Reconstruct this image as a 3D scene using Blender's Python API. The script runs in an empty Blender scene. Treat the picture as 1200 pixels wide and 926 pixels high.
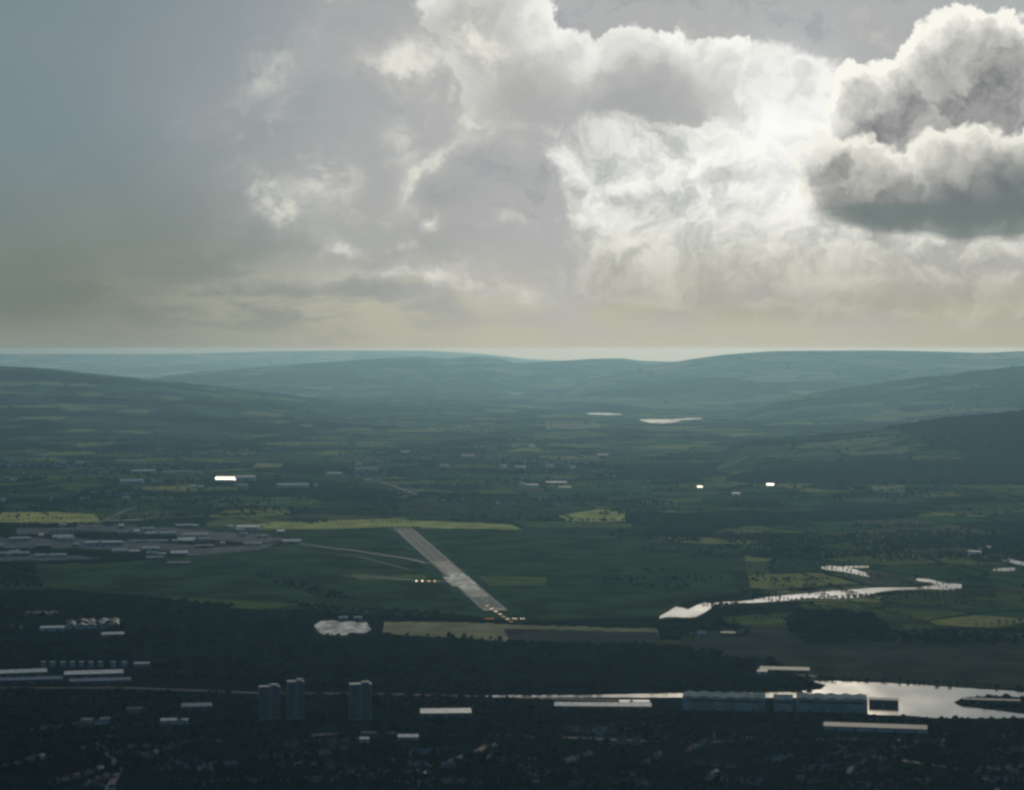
import bpy, math, random
import numpy as np
from mathutils import Vector

R = math.radians
scene = bpy.context.scene
COL = scene.collection
rng = np.random.default_rng(7)
random.seed(7)

# ------------------------------------------------------------------ camera
CAM_H = 680.0                    # metres above the valley floor
FPX = 2400.0                     # focal length in photo pixels (photo 1200 x 926)
PITCH = math.atan(53.0 / FPX)    # a little below level
cam = bpy.data.cameras.new('camera')
cam_o = bpy.data.objects.new('camera', cam)
COL.objects.link(cam_o)
cam_o.location = (0, 0, CAM_H)
cam_o.rotation_euler = (R(90) - PITCH, 0, 0)
cam.sensor_width = 36.0
cam.lens = 36.0 * FPX / 1200.0
cam.clip_start = 1.0
cam.clip_end = 200000.0
scene.camera = cam_o

# ------------------------------------------------------------------ exposure
scene.render.engine = 'CYCLES'
scene.view_settings.view_transform = 'Standard'
scene.view_settings.look = 'None'
scene.view_settings.exposure = 0.0
scene.view_settings.gamma = 1.0
scene.cycles.volume_bounces = 0
scene.cycles.max_bounces = 5
scene.cycles.filter_width = 2.8
scene.cycles.use_denoising = True

# ------------------------------------------------------------------ sun
SUN_EL, SUN_AZ = R(18.0), R(7.0)        # azimuth measured from +Y towards +X
SUN_DIR = Vector((math.sin(SUN_AZ) * math.cos(SUN_EL), math.cos(SUN_AZ) * math.cos(SUN_EL), math.sin(SUN_EL)))
sl = bpy.data.lights.new('sun', 'SUN')
sl.energy = 1.3
sl.angle = R(10)
sl.color = (1.0, 0.90, 0.69)
sun_o = bpy.data.objects.new('sun', sl)
COL.objects.link(sun_o)
sun_o.rotation_euler = (-SUN_DIR).to_track_quat('-Z', 'Y').to_euler()

# ------------------------------------------------------------------ node helper
class X:
    """a value in a node tree with operators"""
    nt = None
    def __init__(self, s): self.s = s
    @staticmethod
    def m(op, *a, clamp=False):
        n = X.nt.nodes.new('ShaderNodeMath'); n.operation = op; n.use_clamp = clamp
        for i, v in enumerate(a):
            if isinstance(v, X): X.nt.links.new(v.s, n.inputs[i])
            else: n.inputs[i].default_value = v
        return X(n.outputs[0])
    def __add__(s, o): return X.m('ADD', s, o)
    __radd__ = __add__
    def __sub__(s, o): return X.m('SUBTRACT', s, o)
    def __rsub__(s, o): return X.m('SUBTRACT', o, s)
    def __mul__(s, o): return X.m('MULTIPLY', s, o)
    __rmul__ = __mul__
    def __truediv__(s, o): return X.m('DIVIDE', s, o)
    def __neg__(s): return X.m('MULTIPLY', s, -1.0)
    def __pow__(s, o): return X.m('POWER', s, o)
def xmin(a, b): return X.m('MINIMUM', a, b)
def xmax(a, b): return X.m('MAXIMUM', a, b)
def xexp(a): return X.m('EXPONENT', a)
def sstep(v, a, b):
    n = X.nt.nodes.new('ShaderNodeMapRange'); n.interpolation_type = 'SMOOTHSTEP'
    X.nt.links.new(v.s, n.inputs['Value'])
    n.inputs['From Min'].default_value = a; n.inputs['From Max'].default_value = b
    if a > b:
        n.inputs['From Min'].default_value = b; n.inputs['From Max'].default_value = a
        n.inputs['To Min'].default_value = 1.0; n.inputs['To Max'].default_value = 0.0
    return X(n.outputs['Result'])
def comb(x, y, z=0.0):
    n = X.nt.nodes.new('ShaderNodeCombineXYZ')
    for i, v in enumerate((x, y, z)):
        if isinstance(v, X): X.nt.links.new(v.s, n.inputs[i])
        else: n.inputs[i].default_value = v
    return n.outputs[0]
_vc = {}
def voff(x, y, seed):
    k = (x.s.node.name, y.s.node.name, x.s.identifier, y.s.identifier)
    if k not in _vc: _vc[k] = comb(x, y)
    n = X.nt.nodes.new('ShaderNodeVectorMath'); n.operation = 'ADD'
    X.nt.links.new(_vc[k], n.inputs[0]); n.inputs[1].default_value = (seed * 7.31, seed * 3.77, 0.0)
    return n.outputs[0]
def noise(x, y, scale=1.0, detail=4, rough=0.55, seed=0.0, dist=0.0):
    n = X.nt.nodes.new('ShaderNodeTexNoise')
    n.inputs['Scale'].default_value = scale; n.inputs['Detail'].default_value = detail
    n.inputs['Roughness'].default_value = rough; n.inputs['Distortion'].default_value = dist
    n.noise_dimensions = '2D'
    X.nt.links.new(voff(x, y, seed), n.inputs['Vector'])
    return X(n.outputs[0])
def billow(x, y, scale=1.0, detail=2, rough=0.5, seed=0.0):
    n = X.nt.nodes.new('ShaderNodeTexVoronoi'); n.feature = 'F1'
    n.inputs['Scale'].default_value = scale; n.inputs['Detail'].default_value = detail
    n.inputs['Roughness'].default_value = rough; n.normalize = True
    n.voronoi_dimensions = '2D'
    X.nt.links.new(voff(x, y, seed), n.inputs['Vector'])
    return 1.0 - X(n.outputs['Distance'])
def mixc(f, a, b):
    n = X.nt.nodes.new('ShaderNodeMix'); n.data_type = 'RGBA'
    if isinstance(f, X): X.nt.links.new(f.s, n.inputs[0])
    else: n.inputs[0].default_value = f
    for v, i in ((a, 6), (b, 7)):
        if isinstance(v, tuple): n.inputs[i].default_value = (*v[:3], 1.0)
        else: X.nt.links.new(v, n.inputs[i])
    return n.outputs[2]
def lin(r, g, b):
    f = lambda c: (c / 255 / 12.92) if c <= 10 else ((c / 255 + 0.055) / 1.055) ** 2.4
    return (f(r), f(g), f(b))

# ------------------------------------------------------------------ world: daylight sky behind broken, backlit cloud
world = bpy.data.worlds.new('World')
scene.world = world
world.use_nodes = True
nt = world.node_tree
nt.nodes.clear()
X.nt = nt
tc = nt.nodes.new('ShaderNodeTexCoord')
sp = nt.nodes.new('ShaderNodeSeparateXYZ')
nt.links.new(tc.outputs['Generated'], sp.inputs[0])
dx, dy, dz = (X(sp.outputs[i]) for i in range(3))
az = X.m('ARCTAN2', dx, dy)
el = X.m('ARCSINE', dz)
# azimuth / elevation in units of 1/24 rad: GX grows to the right of north, GY grows downwards, horizon at 4.10
GX = az * 24.0 + 6.0
GY = 4.10 - el * 24.0

def gb(x, y, cx, cy, rx, ry, rot=0.0):
    """soft elliptical bump"""
    c, s = math.cos(R(rot)), math.sin(R(rot))
    ax, ay = x - cx, y - cy
    u = (ax * c + ay * s) / rx
    v = (ay * c - ax * s) / ry
    return xexp(-(u * u + v * v))
def eb(x, y, cx, cy, rx, ry, rot=0.0):
    """ellipse field: 1 at the middle, 0 on the rim, negative outside"""
    c, s = math.cos(R(rot)), math.sin(R(rot))
    ax, ay = x - cx, y - cy
    u = (ax * c + ay * s) / rx
    v = (ay * c - ax * s) / ry
    return 1.0 - X.m('SQRT', u * u + v * v)

WX = noise(GX, GY, 0.7, 6, 0.6, 3.0) - 0.5
WY = noise(GX, GY, 0.7, 6, 0.6, 13.0) - 0.5
SGX = GX + WX * 1.1
SGY = GY + WY * 0.9

# clear / thin layer behind everything
nish = nt.nodes.new('ShaderNodeTexSky'); nish.sky_type = 'NISHITA'; nish.sun_disc = False
nish.sun_elevation = SUN_EL; nish.sun_rotation = SUN_AZ
veil = mixc(sstep(GX, 0.0, 7.2), lin(116, 134, 142), lin(168, 171, 175))
veil = mixc(sstep(GX, 8.0, 12.0) * sstep(GY, 2.0, -1.0), veil, lin(160, 172, 174))
veil = mixc(sstep(GY, 1.2, 3.6) * sstep(GX, 7.0, 1.0), veil, lin(106, 121, 116))
veil = mixc((noise(SGX * 0.5, SGY * 0.9, 1.0, 4, 0.5, 21.0) - 0.35) * 0.5, veil, lin(150, 152, 150))
skyc = nt.nodes.new('ShaderNodeMix'); skyc.data_type = 'RGBA'; skyc.inputs[0].default_value = 0.015
nt.links.new(veil, skyc.inputs[6])
nsc = nt.nodes.new('ShaderNodeVectorMath'); nsc.operation = 'SCALE'; nsc.inputs[3].default_value = 0.1
nt.links.new(nish.outputs[0], nsc.inputs[0]); nt.links.new(nsc.outputs[0], skyc.inputs[7])
col = skyc.outputs[2]

glow = gb(GX, GY, 8.9, 1.6, 2.2, 1.6)             # forward scattering round the hidden sun
col = mixc(glow * 0.22, col, lin(205, 210, 208))

# low stratus near the horizon
hs = noise(GX * 0.55 + WX * 0.5, GY * 2.2 + WY * 0.6, 1.3, 7, 0.6, 5.0)
hband = sstep(GY, 2.7, 3.5) * sstep(GX, 0.2, 5.5)
col = mixc(hband * (0.15 + 0.85 * sstep(hs, 0.38, 0.62)), col, lin(186, 184, 166))
hz = sstep(GY, 3.55, 4.05)
col = mixc(hz * (0.55 + 0.4 * hs), col, mixc(sstep(GX, 1.0, 6.0), lin(142, 147, 138), mixc(sstep(GX, 9.0, 12.0), lin(186, 183, 166), lin(174, 170, 150))))
col = mixc(sstep(GY, 3.3, 3.55) * sstep(GY, 3.9, 3.6) * sstep(GX, 6.5, 9.0) * 0.5, col, lin(160, 158, 138))

def cloud_light(F, k, dark, bright):
    """backlit cloud: thin is bright, thick is dark"""
    return mixc(xexp(-(F * k)), dark, bright)

# --- soft broken veil over the left and centre
vn = noise(GX * 0.8 + WX * 1.6, GY + WY * 1.4, 0.9, 6, 0.58, 24.0)
vf = noise(GX + WX * 1.2, GY * 1.2 + WY * 1.2, 2.4, 6, 0.62, 27.0)
vm = sstep(GX + (vn - 0.5) * 3.0, 1.8, 5.4) * sstep(GY, 3.9, 3.1)
col = mixc(vm * sstep(vn * 0.65 + vf * 0.35, 0.36, 0.66) * 0.70, col, lin(174, 174, 174))
col = mixc(vm * sstep(vn * 0.4 + vf * 0.6, 0.54, 0.72) * 0.50, col, lin(206, 204, 197))
col = mixc(vm * sstep(vn * 0.6 + vf * 0.4, 0.46, 0.34) * 0.45, col, lin(140, 143, 150))

# --- central mottled sheet
def F4(x, y):
    f = xmax(eb(x, y, 8.2, 2.15, 1.70, 1.3), eb(x, y, 8.9, 1.45, 1.1, 0.7, -15))
    f = xmax(f, eb(x, y, 9.8, 3.0, 3.2, 0.75))
    return f + (noise(x, y, 1.7, 7, 0.62, 31.0) - 0.5) * 0.75
f4 = F4(SGX, SGY)
t4 = noise(GX + WX * 1.4, GY * 1.15 + WY * 1.4, 1.5, 9, 0.62, 33.0)
b4 = billow(SGX, SGY, 2.2, 3, 0.55, 35.0)
m4 = sstep(f4, -0.12, 0.16)
fade4 = 1.0 - sstep(GY, 2.6, 3.7) * 0.65
lit4 = sstep(t4 * 0.85 + b4 * 0.3 + glow * 0.16 + xexp(-(f4 * f4) * 30.0) * 0.10, 0.50, 0.90)
c4 = mixc(lit4, lin(178, 181, 178), lin(250, 250, 244))
c4 = mixc(sstep(GY, 2.2, 3.6), c4, mixc(lit4, lin(165, 164, 152), lin(214, 212, 195)))
col = mixc(m4 * fade4, col, c4)

# --- upper left of centre bank with a crisp sunlit top
def F3(x, y):
    f = xmax(eb(x, y, 6.2, 0.85, 1.0, 0.68, 8), eb(x, y, 7.75, 0.92, 1.1, 0.50, -4))
    f = xmax(f, eb(x, y, 5.7, 0.2, 0.9, 0.42))
    return f + (noise(x, y, 2.0, 6, 0.6, 41.0) - 0.5) * 0.6 + (billow(x, y, 2.6, 2, 0.5, 43.0) - 0.6) * 0.25
OFX, OFY = 0.05, -0.16
f3 = F3(SGX, SGY); f3b = F3(SGX + OFX, SGY + OFY); f3c = F3(SGX + OFX * 2.5, SGY + OFY * 2.5)
d3 = xmax(f3 * 0.5, 0.0) + xmax(t4 - 0.45, 0.0) * 1.6 + xmax(f3b, 0.0) * 0.8 + xmax(f3c, 0.0) * 1.2
c3 = cloud_light(d3, 1.15, lin(160, 162, 162), lin(253, 252, 246))
m3 = sstep(f3, -0.02, 0.10) * sstep(SGX, 4.2, 5.4)
col = mixc(m3, col, c3)
# grey base under it
gbase = gb(SGX, SGY, 6.9, 1.32, 1.9, 0.22, -6)
col = mixc(gbase * 0.75, col, lin(166, 168, 168))

# --- small bright rags on the left
def rag(cx, cy, rx, ry, rot, amt, seed):
    global col
    f = gb(GX + WX * 0.9, GY + WY * 0.9, cx, cy, rx, ry, rot)
    n = noise(GX + WX * 0.6, GY * 1.3 + WY * 0.6, 2.6, 5, 0.66, seed)
    halo = gb(GX + WX * 1.3, GY + WY * 1.3, cx, cy, rx * 1.7, ry * 1.9, rot)
    col = mixc(halo * amt * 0.45, col, lin(190, 189, 184))
    col = mixc(sstep(f * (n * 3.6 - 1.0), 0.0, 1.35) * amt, col, lin(240, 238, 226))
rag(4.75, 0.82, 0.60, 0.24, -8, 0.80, 51)
rag(5.65, 0.55, 0.45, 0.36, -40, 0.80, 52)
rag(5.70, 1.42, 0.40, 0.22, 10, 0.65, 53)
rag(5.10, 1.95, 0.62, 0.13, -40, 0.75, 54)
rag(4.65, 1.70, 0.25, 0.40, -20, 0.35, 55)
rag(3.30, 2.42, 0.42, 0.30, 20, 0.60, 56)
rag(3.85, 2.12, 0.30, 0.34, 40, 0.55, 57)
rag(3.95, 2.80, 0.25, 0.14, 10, 0.50, 58)
rag(5.12, 2.60, 0.15, 0.10, 0, 0.80, 59)
rag(5.90, 2.72, 0.22, 0.10, 0, 0.35, 60)
rag(3.15, 0.80, 0.50, 0.25, -20, 0.30, 61)
rag(4.70, 3.25, 0.70, 0.10, 3, 0.45, 62)
rag(5.60, 3.35, 0.90, 0.14, 8, 0.40, 63)

# --- the big cumulus on the right: back tower, then front shelf
CX = GX + (noise(GX, GY, 2.4, 5, 0.6, 71.0) - 0.5) * 0.42
CY = GY + (noise(GX, GY, 2.4, 5, 0.6, 73.0) - 0.5) * 0.42
def cum(x, y, parts, seed, amp=0.34):
    f = None
    for p in parts:
        e = eb(x, y, *p)
        f = e if f is None else xmax(f, e)
    return f + (billow(x, y, 2.9, 4, 0.6, seed) - 0.62) * amp * 1.2 + (noise(x, y, 3.0, 6, 0.6, seed + 1) - 0.5) * amp * 0.7
KB = [(11.25, 1.12, 0.92, 0.88), (12.3, 1.25, 1.0, 0.98), (10.3, 1.38, 0.72, 0.62), (10.8, 1.75, 1.2, 0.75)]
KF = [(10.15, 2.25, 0.85, 0.55, 10), (11.2, 2.15, 0.90, 0.62), (12.4, 2.2, 1.1, 0.66), (9.6, 1.9, 0.40, 0.32)]
LX, LY = -0.10, -0.12
def cum_col(parts, seed, dark, bright, k):
    a = cum(CX, CY, parts, seed)
    b = cum(CX + LX, CY + LY, parts, seed)
    c = cum(CX + LX * 2.4, CY + LY * 2.4, parts, seed)
    dd = xmax(a, 0.0) * 0.3 + xmax(b, 0.0) * 0.9 + xmax(c, 0.0) * 0.7
    rel = (a - b) * 3.2                       # slopes that face the light
    li = xexp(-(dd * k)) + rel * 0.35
    return a, X.m('MAXIMUM', xmin(li, 1.0), 0.0)
aB, lB = cum_col(KB, 81.0, None, None, 3.8)
dkn = sstep(billow(CX, CY, 3.4, 3, 0.6, 101.0) * 0.6 + noise(CX, CY, 2.6, 5, 0.6, 103.0) * 0.4, 0.42, 0.72)
cB = mixc(lB, mixc(dkn, lin(116, 118, 121), lin(158, 158, 157)), lin(250, 248, 238))
col = mixc(sstep(aB, -0.02, 0.07) * sstep(CY, 2.9, 2.3), col, cB)
aF, lF = cum_col(KF, 91.0, None, None, 3.0)
baseT = sstep(GY + (GX - 10.0) * 0.10, 2.0, 2.75) * sstep(GX, 9.9, 11.2)
baseT = xmax(baseT, sstep(GX, 11.0, 11.9) * sstep(GY, 1.6, 2.3))
cF = mixc(lF, mixc(baseT, mixc(dkn, lin(124, 126, 127), lin(160, 160, 157)), lin(106, 118, 119)), mixc(baseT, lin(240, 238, 226), lin(150, 156, 152)))
col = mixc(sstep(aF, -0.02, 0.14) * sstep(CY, 2.85, 2.55), col, cF)
# flat dark base streak
bs = gb(GX + WX * 0.3, GY + WY * 0.25, 11.2, 2.60, 1.9, 0.24, 3)
bs2 = sstep(noise(GX * 0.5, GY * 3.0, 1.2, 5, 0.55, 95.0) * 0.5 + bs, 0.55, 0.95)
col = mixc(bs2 * 0.85, col, lin(112, 124, 122))

# bright gap between the banks
hot = gb(GX + WX * 0.8, GY + WY * 0.8, 9.15, 1.55, 0.42, 0.70, 20)
col = mixc(hot * 0.65, col, lin(253, 253, 250))

# the lowest air: light that has come the longest way is dimmer and redder
kk = X.m('DIVIDE', 0.0152, xmax(4.10 - GY, 0.0152))
col = mixc(kk, col, mixc(sstep(GX, 0.5, 6.5), lin(84, 74, 50), mixc(sstep(GX, 9.0, 12.0), lin(154, 126, 82), lin(146, 118, 74))))
# the rest of the overcast, out of the picture: grey-blue overhead, dim below the horizon
col = mixc(sstep(GY, -0.4, -4.0), col, lin(96, 122, 150))
far = sstep(X.m('ABSOLUTE', az), 0.5, 1.2)
col = mixc(far, col, lin(66, 95, 126))

def background(c):
    bg = nt.nodes.new('ShaderNodeBackground')
    scl = nt.nodes.new('ShaderNodeVectorMath'); scl.operation = 'SCALE'; scl.inputs[3].default_value = 10.0
    if isinstance(c, tuple): scl.inputs[0].default_value = c
    else: nt.links.new(c, scl.inputs[0])
    nt.links.new(scl.outputs[0], bg.inputs[0])
    bg.inputs[1].default_value = 0.1
    return bg.outputs[0]
def mixsh(f, a, b):
    n = nt.nodes.new('ShaderNodeMixShader')
    nt.links.new(f.s, n.inputs[0]); nt.links.new(a, n.inputs[1]); nt.links.new(b, n.inputs[2])
    return n.outputs[0]
plain = mixc(sstep(GY, 4.40, 4.9), lin(66, 95, 126), lin(60, 74, 78))
outside = xmax(sstep(X.m('ABSOLUTE', az), 1.1, 1.2), sstep(GY, 4.6, 4.9))
wo = nt.nodes.new('ShaderNodeOutputWorld')
nt.links.new(mixsh(outside, background(col), background(plain)), wo.inputs[0])
world.cycles.sampling_method = 'NONE'

# ================================================================== helpers
PC, PS = math.cos(PITCH), math.sin(PITCH)
def drop(y):
    """the earth's curve: how far the far valley floor lies below the near one"""
    return max(0.0, y - 9000.0) ** 2 / 1.0e7
def P(px, py, z=0.0):
    """where the sight line of a photo pixel meets the ground (raised by z)"""
    r = (px - 600.0) / FPX; u = (463.0 - py) / FPX
    d = (r, PC + u * PS, -PS + u * PC)
    t = (z - CAM_H) / d[2]
    for _ in range(12): t = (z - drop(d[1] * t) - CAM_H) / d[2]
    return (d[0] * t, d[1] * t, z - drop(d[1] * t))
def scale_at(y):                 # photo pixels per metre at depth y
    return FPX / y
def new_mesh(name, verts, faces):
    me = bpy.data.meshes.new(name)
    me.from_pydata([tuple(map(float, v)) for v in verts], [], faces)
    me.update()
    return me
def link(name, me, mat=None, parent=None, loc=None, rz=0.0):
    o = bpy.data.objects.new(name, me)
    COL.objects.link(o)
    if mat is not None and me is not None and not me.materials: me.materials.append(mat)
    if parent is not None: o.parent = parent
    if loc is not None: o.location = loc
    if rz: o.rotation_euler = (0, 0, rz)
    return o
def tag(o, label=None, cat=None, group=None, kind=None):
    if label: o['label'] = label
    if cat: o['category'] = cat
    if group: o['group'] = group
    if kind: o['kind'] = kind
    return o
def fast_mesh(name, V, F):
    """V (n,3) float, F (m,k) int -> mesh"""
    V = np.asarray(V, np.float32); F = np.asarray(F, np.int32)
    me = bpy.data.meshes.new(name)
    k = F.shape[1]
    me.vertices.add(len(V)); me.vertices.foreach_set('co', V.ravel())
    me.loops.add(F.size); me.loops.foreach_set('vertex_index', F.ravel())
    me.polygons.add(len(F))
    me.polygons.foreach_set('loop_start', np.arange(0, F.size, k, dtype=np.int32))
    me.update(calc_edges=True)
    return me
class MB:
    def __init__(s): s.v = []; s.f = []
    def add(s, vs, fs):
        n = len(s.v); s.v += vs; s.f += [tuple(n + i for i in f) for f in fs]; return s
    def box(s, x0, x1, y0, y1, z0, z1):
        return s.add([(x0, y0, z0), (x1, y0, z0), (x1, y1, z0), (x0, y1, z0), (x0, y0, z1), (x1, y0, z1), (x1, y1, z1), (x0, y1, z1)],
                     [(0, 3, 2, 1), (4, 5, 6, 7), (0, 1, 5, 4), (1, 2, 6, 5), (2, 3, 7, 6), (3, 0, 4, 7)])
    def gable(s, x0, x1, y0, y1, z0, z1):
        """solid prism roof, ridge along x"""
        ym = (y0 + y1) / 2
        return s.add([(x0, y0, z0), (x1, y0, z0), (x1, y1, z0), (x0, y1, z0), (x0, ym, z1), (x1, ym, z1)],
                     [(0, 3, 2, 1), (0, 1, 5, 4), (2, 3, 4, 5), (1, 2, 5), (3, 0, 4)])
    def mono(s, x0, x1, y0, y1, z0, zf, zb):
        """slab whose top tilts from zf at the front to zb at the back"""
        return s.add([(x0, y0, z0), (x1, y0, z0), (x1, y1, z0), (x0, y1, z0), (x0, y0, zf), (x1, y0, zf), (x1, y1, zb), (x0, y1, zb)],
                     [(0, 3, 2, 1), (4, 5, 6, 7), (0, 1, 5, 4), (1, 2, 6, 5), (2, 3, 7, 6), (3, 0, 4, 7)])
    def cyl(s, x, y, z0, z1, r0, r1, n=8):
        vs = [(x + r0 * math.cos(2 * math.pi * i / n), y + r0 * math.sin(2 * math.pi * i / n), z0) for i in range(n)]
        vs += [(x + r1 * math.cos(2 * math.pi * i / n), y + r1 * math.sin(2 * math.pi * i / n), z1) for i in range(n)]
        fs = [(i, (i + 1) % n, n + (i + 1) % n, n + i) for i in range(n)] + [tuple(range(n))[::-1], tuple(range(n, 2 * n))]
        return s.add(vs, fs)
    def mesh(s, name): return new_mesh(name, s.v, s.f)

def vnoise(x, y, seed=0):
    """smooth value noise, arrays"""
    x = np.asarray(x, float); y = np.asarray(y, float)
    xi = np.floor(x).astype(np.int64); yi = np.floor(y).astype(np.int64)
    xf = x - xi; yf = y - yi
    def h(a, b):
        n = (a * 374761393 + b * 668265263 + seed * 974711) & 0x7fffffff
        n = ((n ^ (n >> 13)) * 1274126177) & 0x7fffffff
        return ((n ^ (n >> 16)) & 0xffff) / 65535.0
    u = xf * xf * (3 - 2 * xf); v = yf * yf * (3 - 2 * yf)
    return (h(xi, yi) * (1 - u) + h(xi + 1, yi) * u) * (1 - v) + (h(xi, yi + 1) * (1 - u) + h(xi + 1, yi + 1) * u) * v
def fbm(x, y, oct=4, seed=0):
    r = 0; a = 0.5; t = 0
    for i in range(oct):
        r = r + a * vnoise(np.asarray(x) * 2 ** i, np.asarray(y) * 2 ** i, seed + i); t += a; a *= 0.5
    return r / t

# ------------------------------------------------------------------ materials
def mat(name, base, rough=0.8, metal=0.0, var=0.25, scale=0.05, emit=None, estr=0.0, spec=0.3):
    m = bpy.data.materials.new(name); m.use_nodes = True
    t = m.node_tree; b = t.nodes['Principled BSDF']
    b.inputs['Roughness'].default_value = rough; b.inputs['Metallic'].default_value = metal
    b.inputs['Specular IOR Level'].default_value = spec
    if var > 0:
        X.nt = t
        g = t.nodes.new('ShaderNodeNewGeometry')
        n = t.nodes.new('ShaderNodeTexNoise'); n.inputs['Scale'].default_value = scale; n.inputs['Detail'].default_value = 4
        t.links.new(g.outputs['Position'], n.inputs['Vector'])
        c = mixc(sstep(X(n.outputs[0]), 0.3, 0.7), tuple(v * (1 - var) for v in base), tuple(min(1, v * (1 + var)) for v in base))
        t.links.new(c, b.inputs['Base Color'])
    else: b.inputs['Base Color'].default_value = (*base, 1)
    if emit:
        b.inputs['Emission Color'].default_value = (*emit, 1); b.inputs['Emission Strength'].default_value = estr
    return m

def land_mat(name, tones, wood=(0.005, 0.013, 0.012), cell=330.0, wood_lo=0.50, wood_hi=0.56, wood_scale=1400.0, hedge=0.05, stretch=1.0):
    """farmland: a patchwork of fields with hedges and woods"""
    m = bpy.data.materials.new(name); m.use_nodes = True
    t = m.node_tree; b = t.nodes['Principled BSDF']; X.nt = t
    _vc.clear()
    b.inputs['Roughness'].default_value = 0.9; b.inputs['Specular IOR Level'].default_value = 0.0
    g = t.nodes.new('ShaderNodeNewGeometry'); s = t.nodes.new('ShaderNodeSeparateXYZ'); t.links.new(g.outputs['Position'], s.inputs[0])
    x, y = X(s.outputs[0]), X(s.outputs[1])
    xk, yk = x / 1000.0, y / 1000.0
    wx = (noise(xk, yk, 1.1, 3, 0.5, 1.0) - 0.5) * 0.35; wy = (noise(xk, yk, 1.1, 3, 0.5, 2.0) - 0.5) * 0.35
    px = (xk * 0.94 + yk * 0.34 + wx) * (1000.0 / cell); py = (yk * 0.94 - xk * 0.34 + wy) * (1000.0 / cell) * stretch
    v = t.nodes.new('ShaderNodeTexVoronoi'); v.voronoi_dimensions = '2D'; v.feature = 'F1'; v.distance = 'CHEBYCHEV'
    v.inputs['Randomness'].default_value = 0.8; v.inputs['Scale'].default_value = 1.0
    cv = comb(px, py); t.links.new(cv, v.inputs['Vector'])
    sc = t.nodes.new('ShaderNodeSeparateColor'); t.links.new(v.outputs['Color'], sc.inputs[0])
    ra = t.nodes.new('ShaderNodeValToRGB'); ra.color_ramp.interpolation = 'CONSTANT'
    e = ra.color_ramp.elements
    e[0].position = 0; e[0].color = (*tones[0], 1); e[1].position = 1.0 / len(tones); e[1].color = (*tones[1], 1)
    for i in range(2, len(tones)):
        k = e.new(i / len(tones)); k.color = (*tones[i], 1)
    t.links.new(sc.outputs[0], ra.inputs[0])
    v2 = t.nodes.new('ShaderNodeTexVoronoi'); v2.voronoi_dimensions = '2D'; v2.feature = 'DISTANCE_TO_EDGE'
    v2.inputs['Randomness'].default_value = 0.8; v2.inputs['Scale'].default_value = 1.0; t.links.new(cv, v2.inputs['Vector'])
    c = mixc(sstep(X(v2.outputs['Distance']), hedge, hedge * 0.4), ra.outputs[0], wood)
    fine = noise(xk, yk, 22.0, 4, 0.6, 5.0)
    c = mixc(sstep(fine, 0.45, 0.75) * 0.45, c, tuple(0.5 * a for a in tones[0]))
    w = noise(xk, yk, 1000.0 / wood_scale, 5, 0.62, 9.0)
    c = mixc(sstep(w, wood_lo, wood_hi), c, wood)
    t.links.new(c, b.inputs['Base Color'])
    return m

M = {}
M['land'] = land_mat('land_patchwork', [(0.048, 0.085, 0.030), (0.10, 0.12, 0.035), (0.032, 0.060, 0.028), (0.15, 0.16, 0.05), (0.045, 0.095, 0.038), (0.10, 0.10, 0.05), (0.012, 0.032, 0.028), (0.27, 0.25, 0.08)])
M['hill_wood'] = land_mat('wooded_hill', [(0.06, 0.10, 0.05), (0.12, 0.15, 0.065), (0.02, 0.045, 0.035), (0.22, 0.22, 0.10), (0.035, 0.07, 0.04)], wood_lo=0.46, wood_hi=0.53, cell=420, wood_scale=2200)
M['hill_moor'] = land_mat('moor_hill', [(0.12, 0.14, 0.08), (0.19, 0.18, 0.10), (0.08, 0.11, 0.06), (0.28, 0.25, 0.14)], wood_lo=0.54, wood_hi=0.60, cell=900, wood_scale=3500)
M['airfield'] = mat('airfield_grass', (0.036, 0.060, 0.026), 0.95, var=0.45, scale=0.006, spec=0.0)
M['rough_grass'] = mat('rough_grass', (0.045, 0.055, 0.026), 0.95, var=0.4, scale=0.008, spec=0.0)
M['yellow_field'] = mat('yellow_crop', (0.42, 0.40, 0.12), 0.95, var=0.3, scale=0.01, spec=0.0)
M['olive_field'] = mat('olive_field', (0.11, 0.14, 0.045), 0.95, var=0.35, scale=0.01, spec=0.0)
M['dull_field'] = mat('dull_pasture', (0.075, 0.085, 0.035), 0.95, var=0.45, scale=0.006, spec=0.0)
M['tan_field'] = mat('stubble', (0.28, 0.24, 0.12), 0.95, var=0.35, scale=0.008, spec=0.0)
M['brown_field'] = mat('bare_earth', (0.048, 0.048, 0.036), 0.95, var=0.35, scale=0.008, spec=0.0)
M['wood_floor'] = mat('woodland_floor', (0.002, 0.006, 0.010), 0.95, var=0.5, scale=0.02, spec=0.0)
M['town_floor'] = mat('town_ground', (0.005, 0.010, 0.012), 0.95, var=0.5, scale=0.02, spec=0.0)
M['apron'] = mat('apron_concrete', (0.014, 0.034, 0.055), 0.9, var=0.6, scale=0.012, spec=0.05)
M['asphalt'] = mat('asphalt', (0.03, 0.034, 0.038), 0.8, var=0.25, scale=0.02, spec=0.1)
M['runway'] = mat('runway_asphalt', (0.036, 0.048, 0.048), 0.85, var=0.35, scale=0.02, spec=0.1)
M['concrete'] = mat('pale_concrete', (0.34, 0.33, 0.29), 0.6, var=0.5, scale=0.02, spec=0.3)
M['paint'] = mat('white_paint', (0.24, 0.24, 0.22), 0.7, var=0.3, scale=0.05)
M['crown'] = mat('tree_leaves', (0.004, 0.013, 0.014), 0.85, var=0.75, scale=0.035, spec=0.0)
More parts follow.
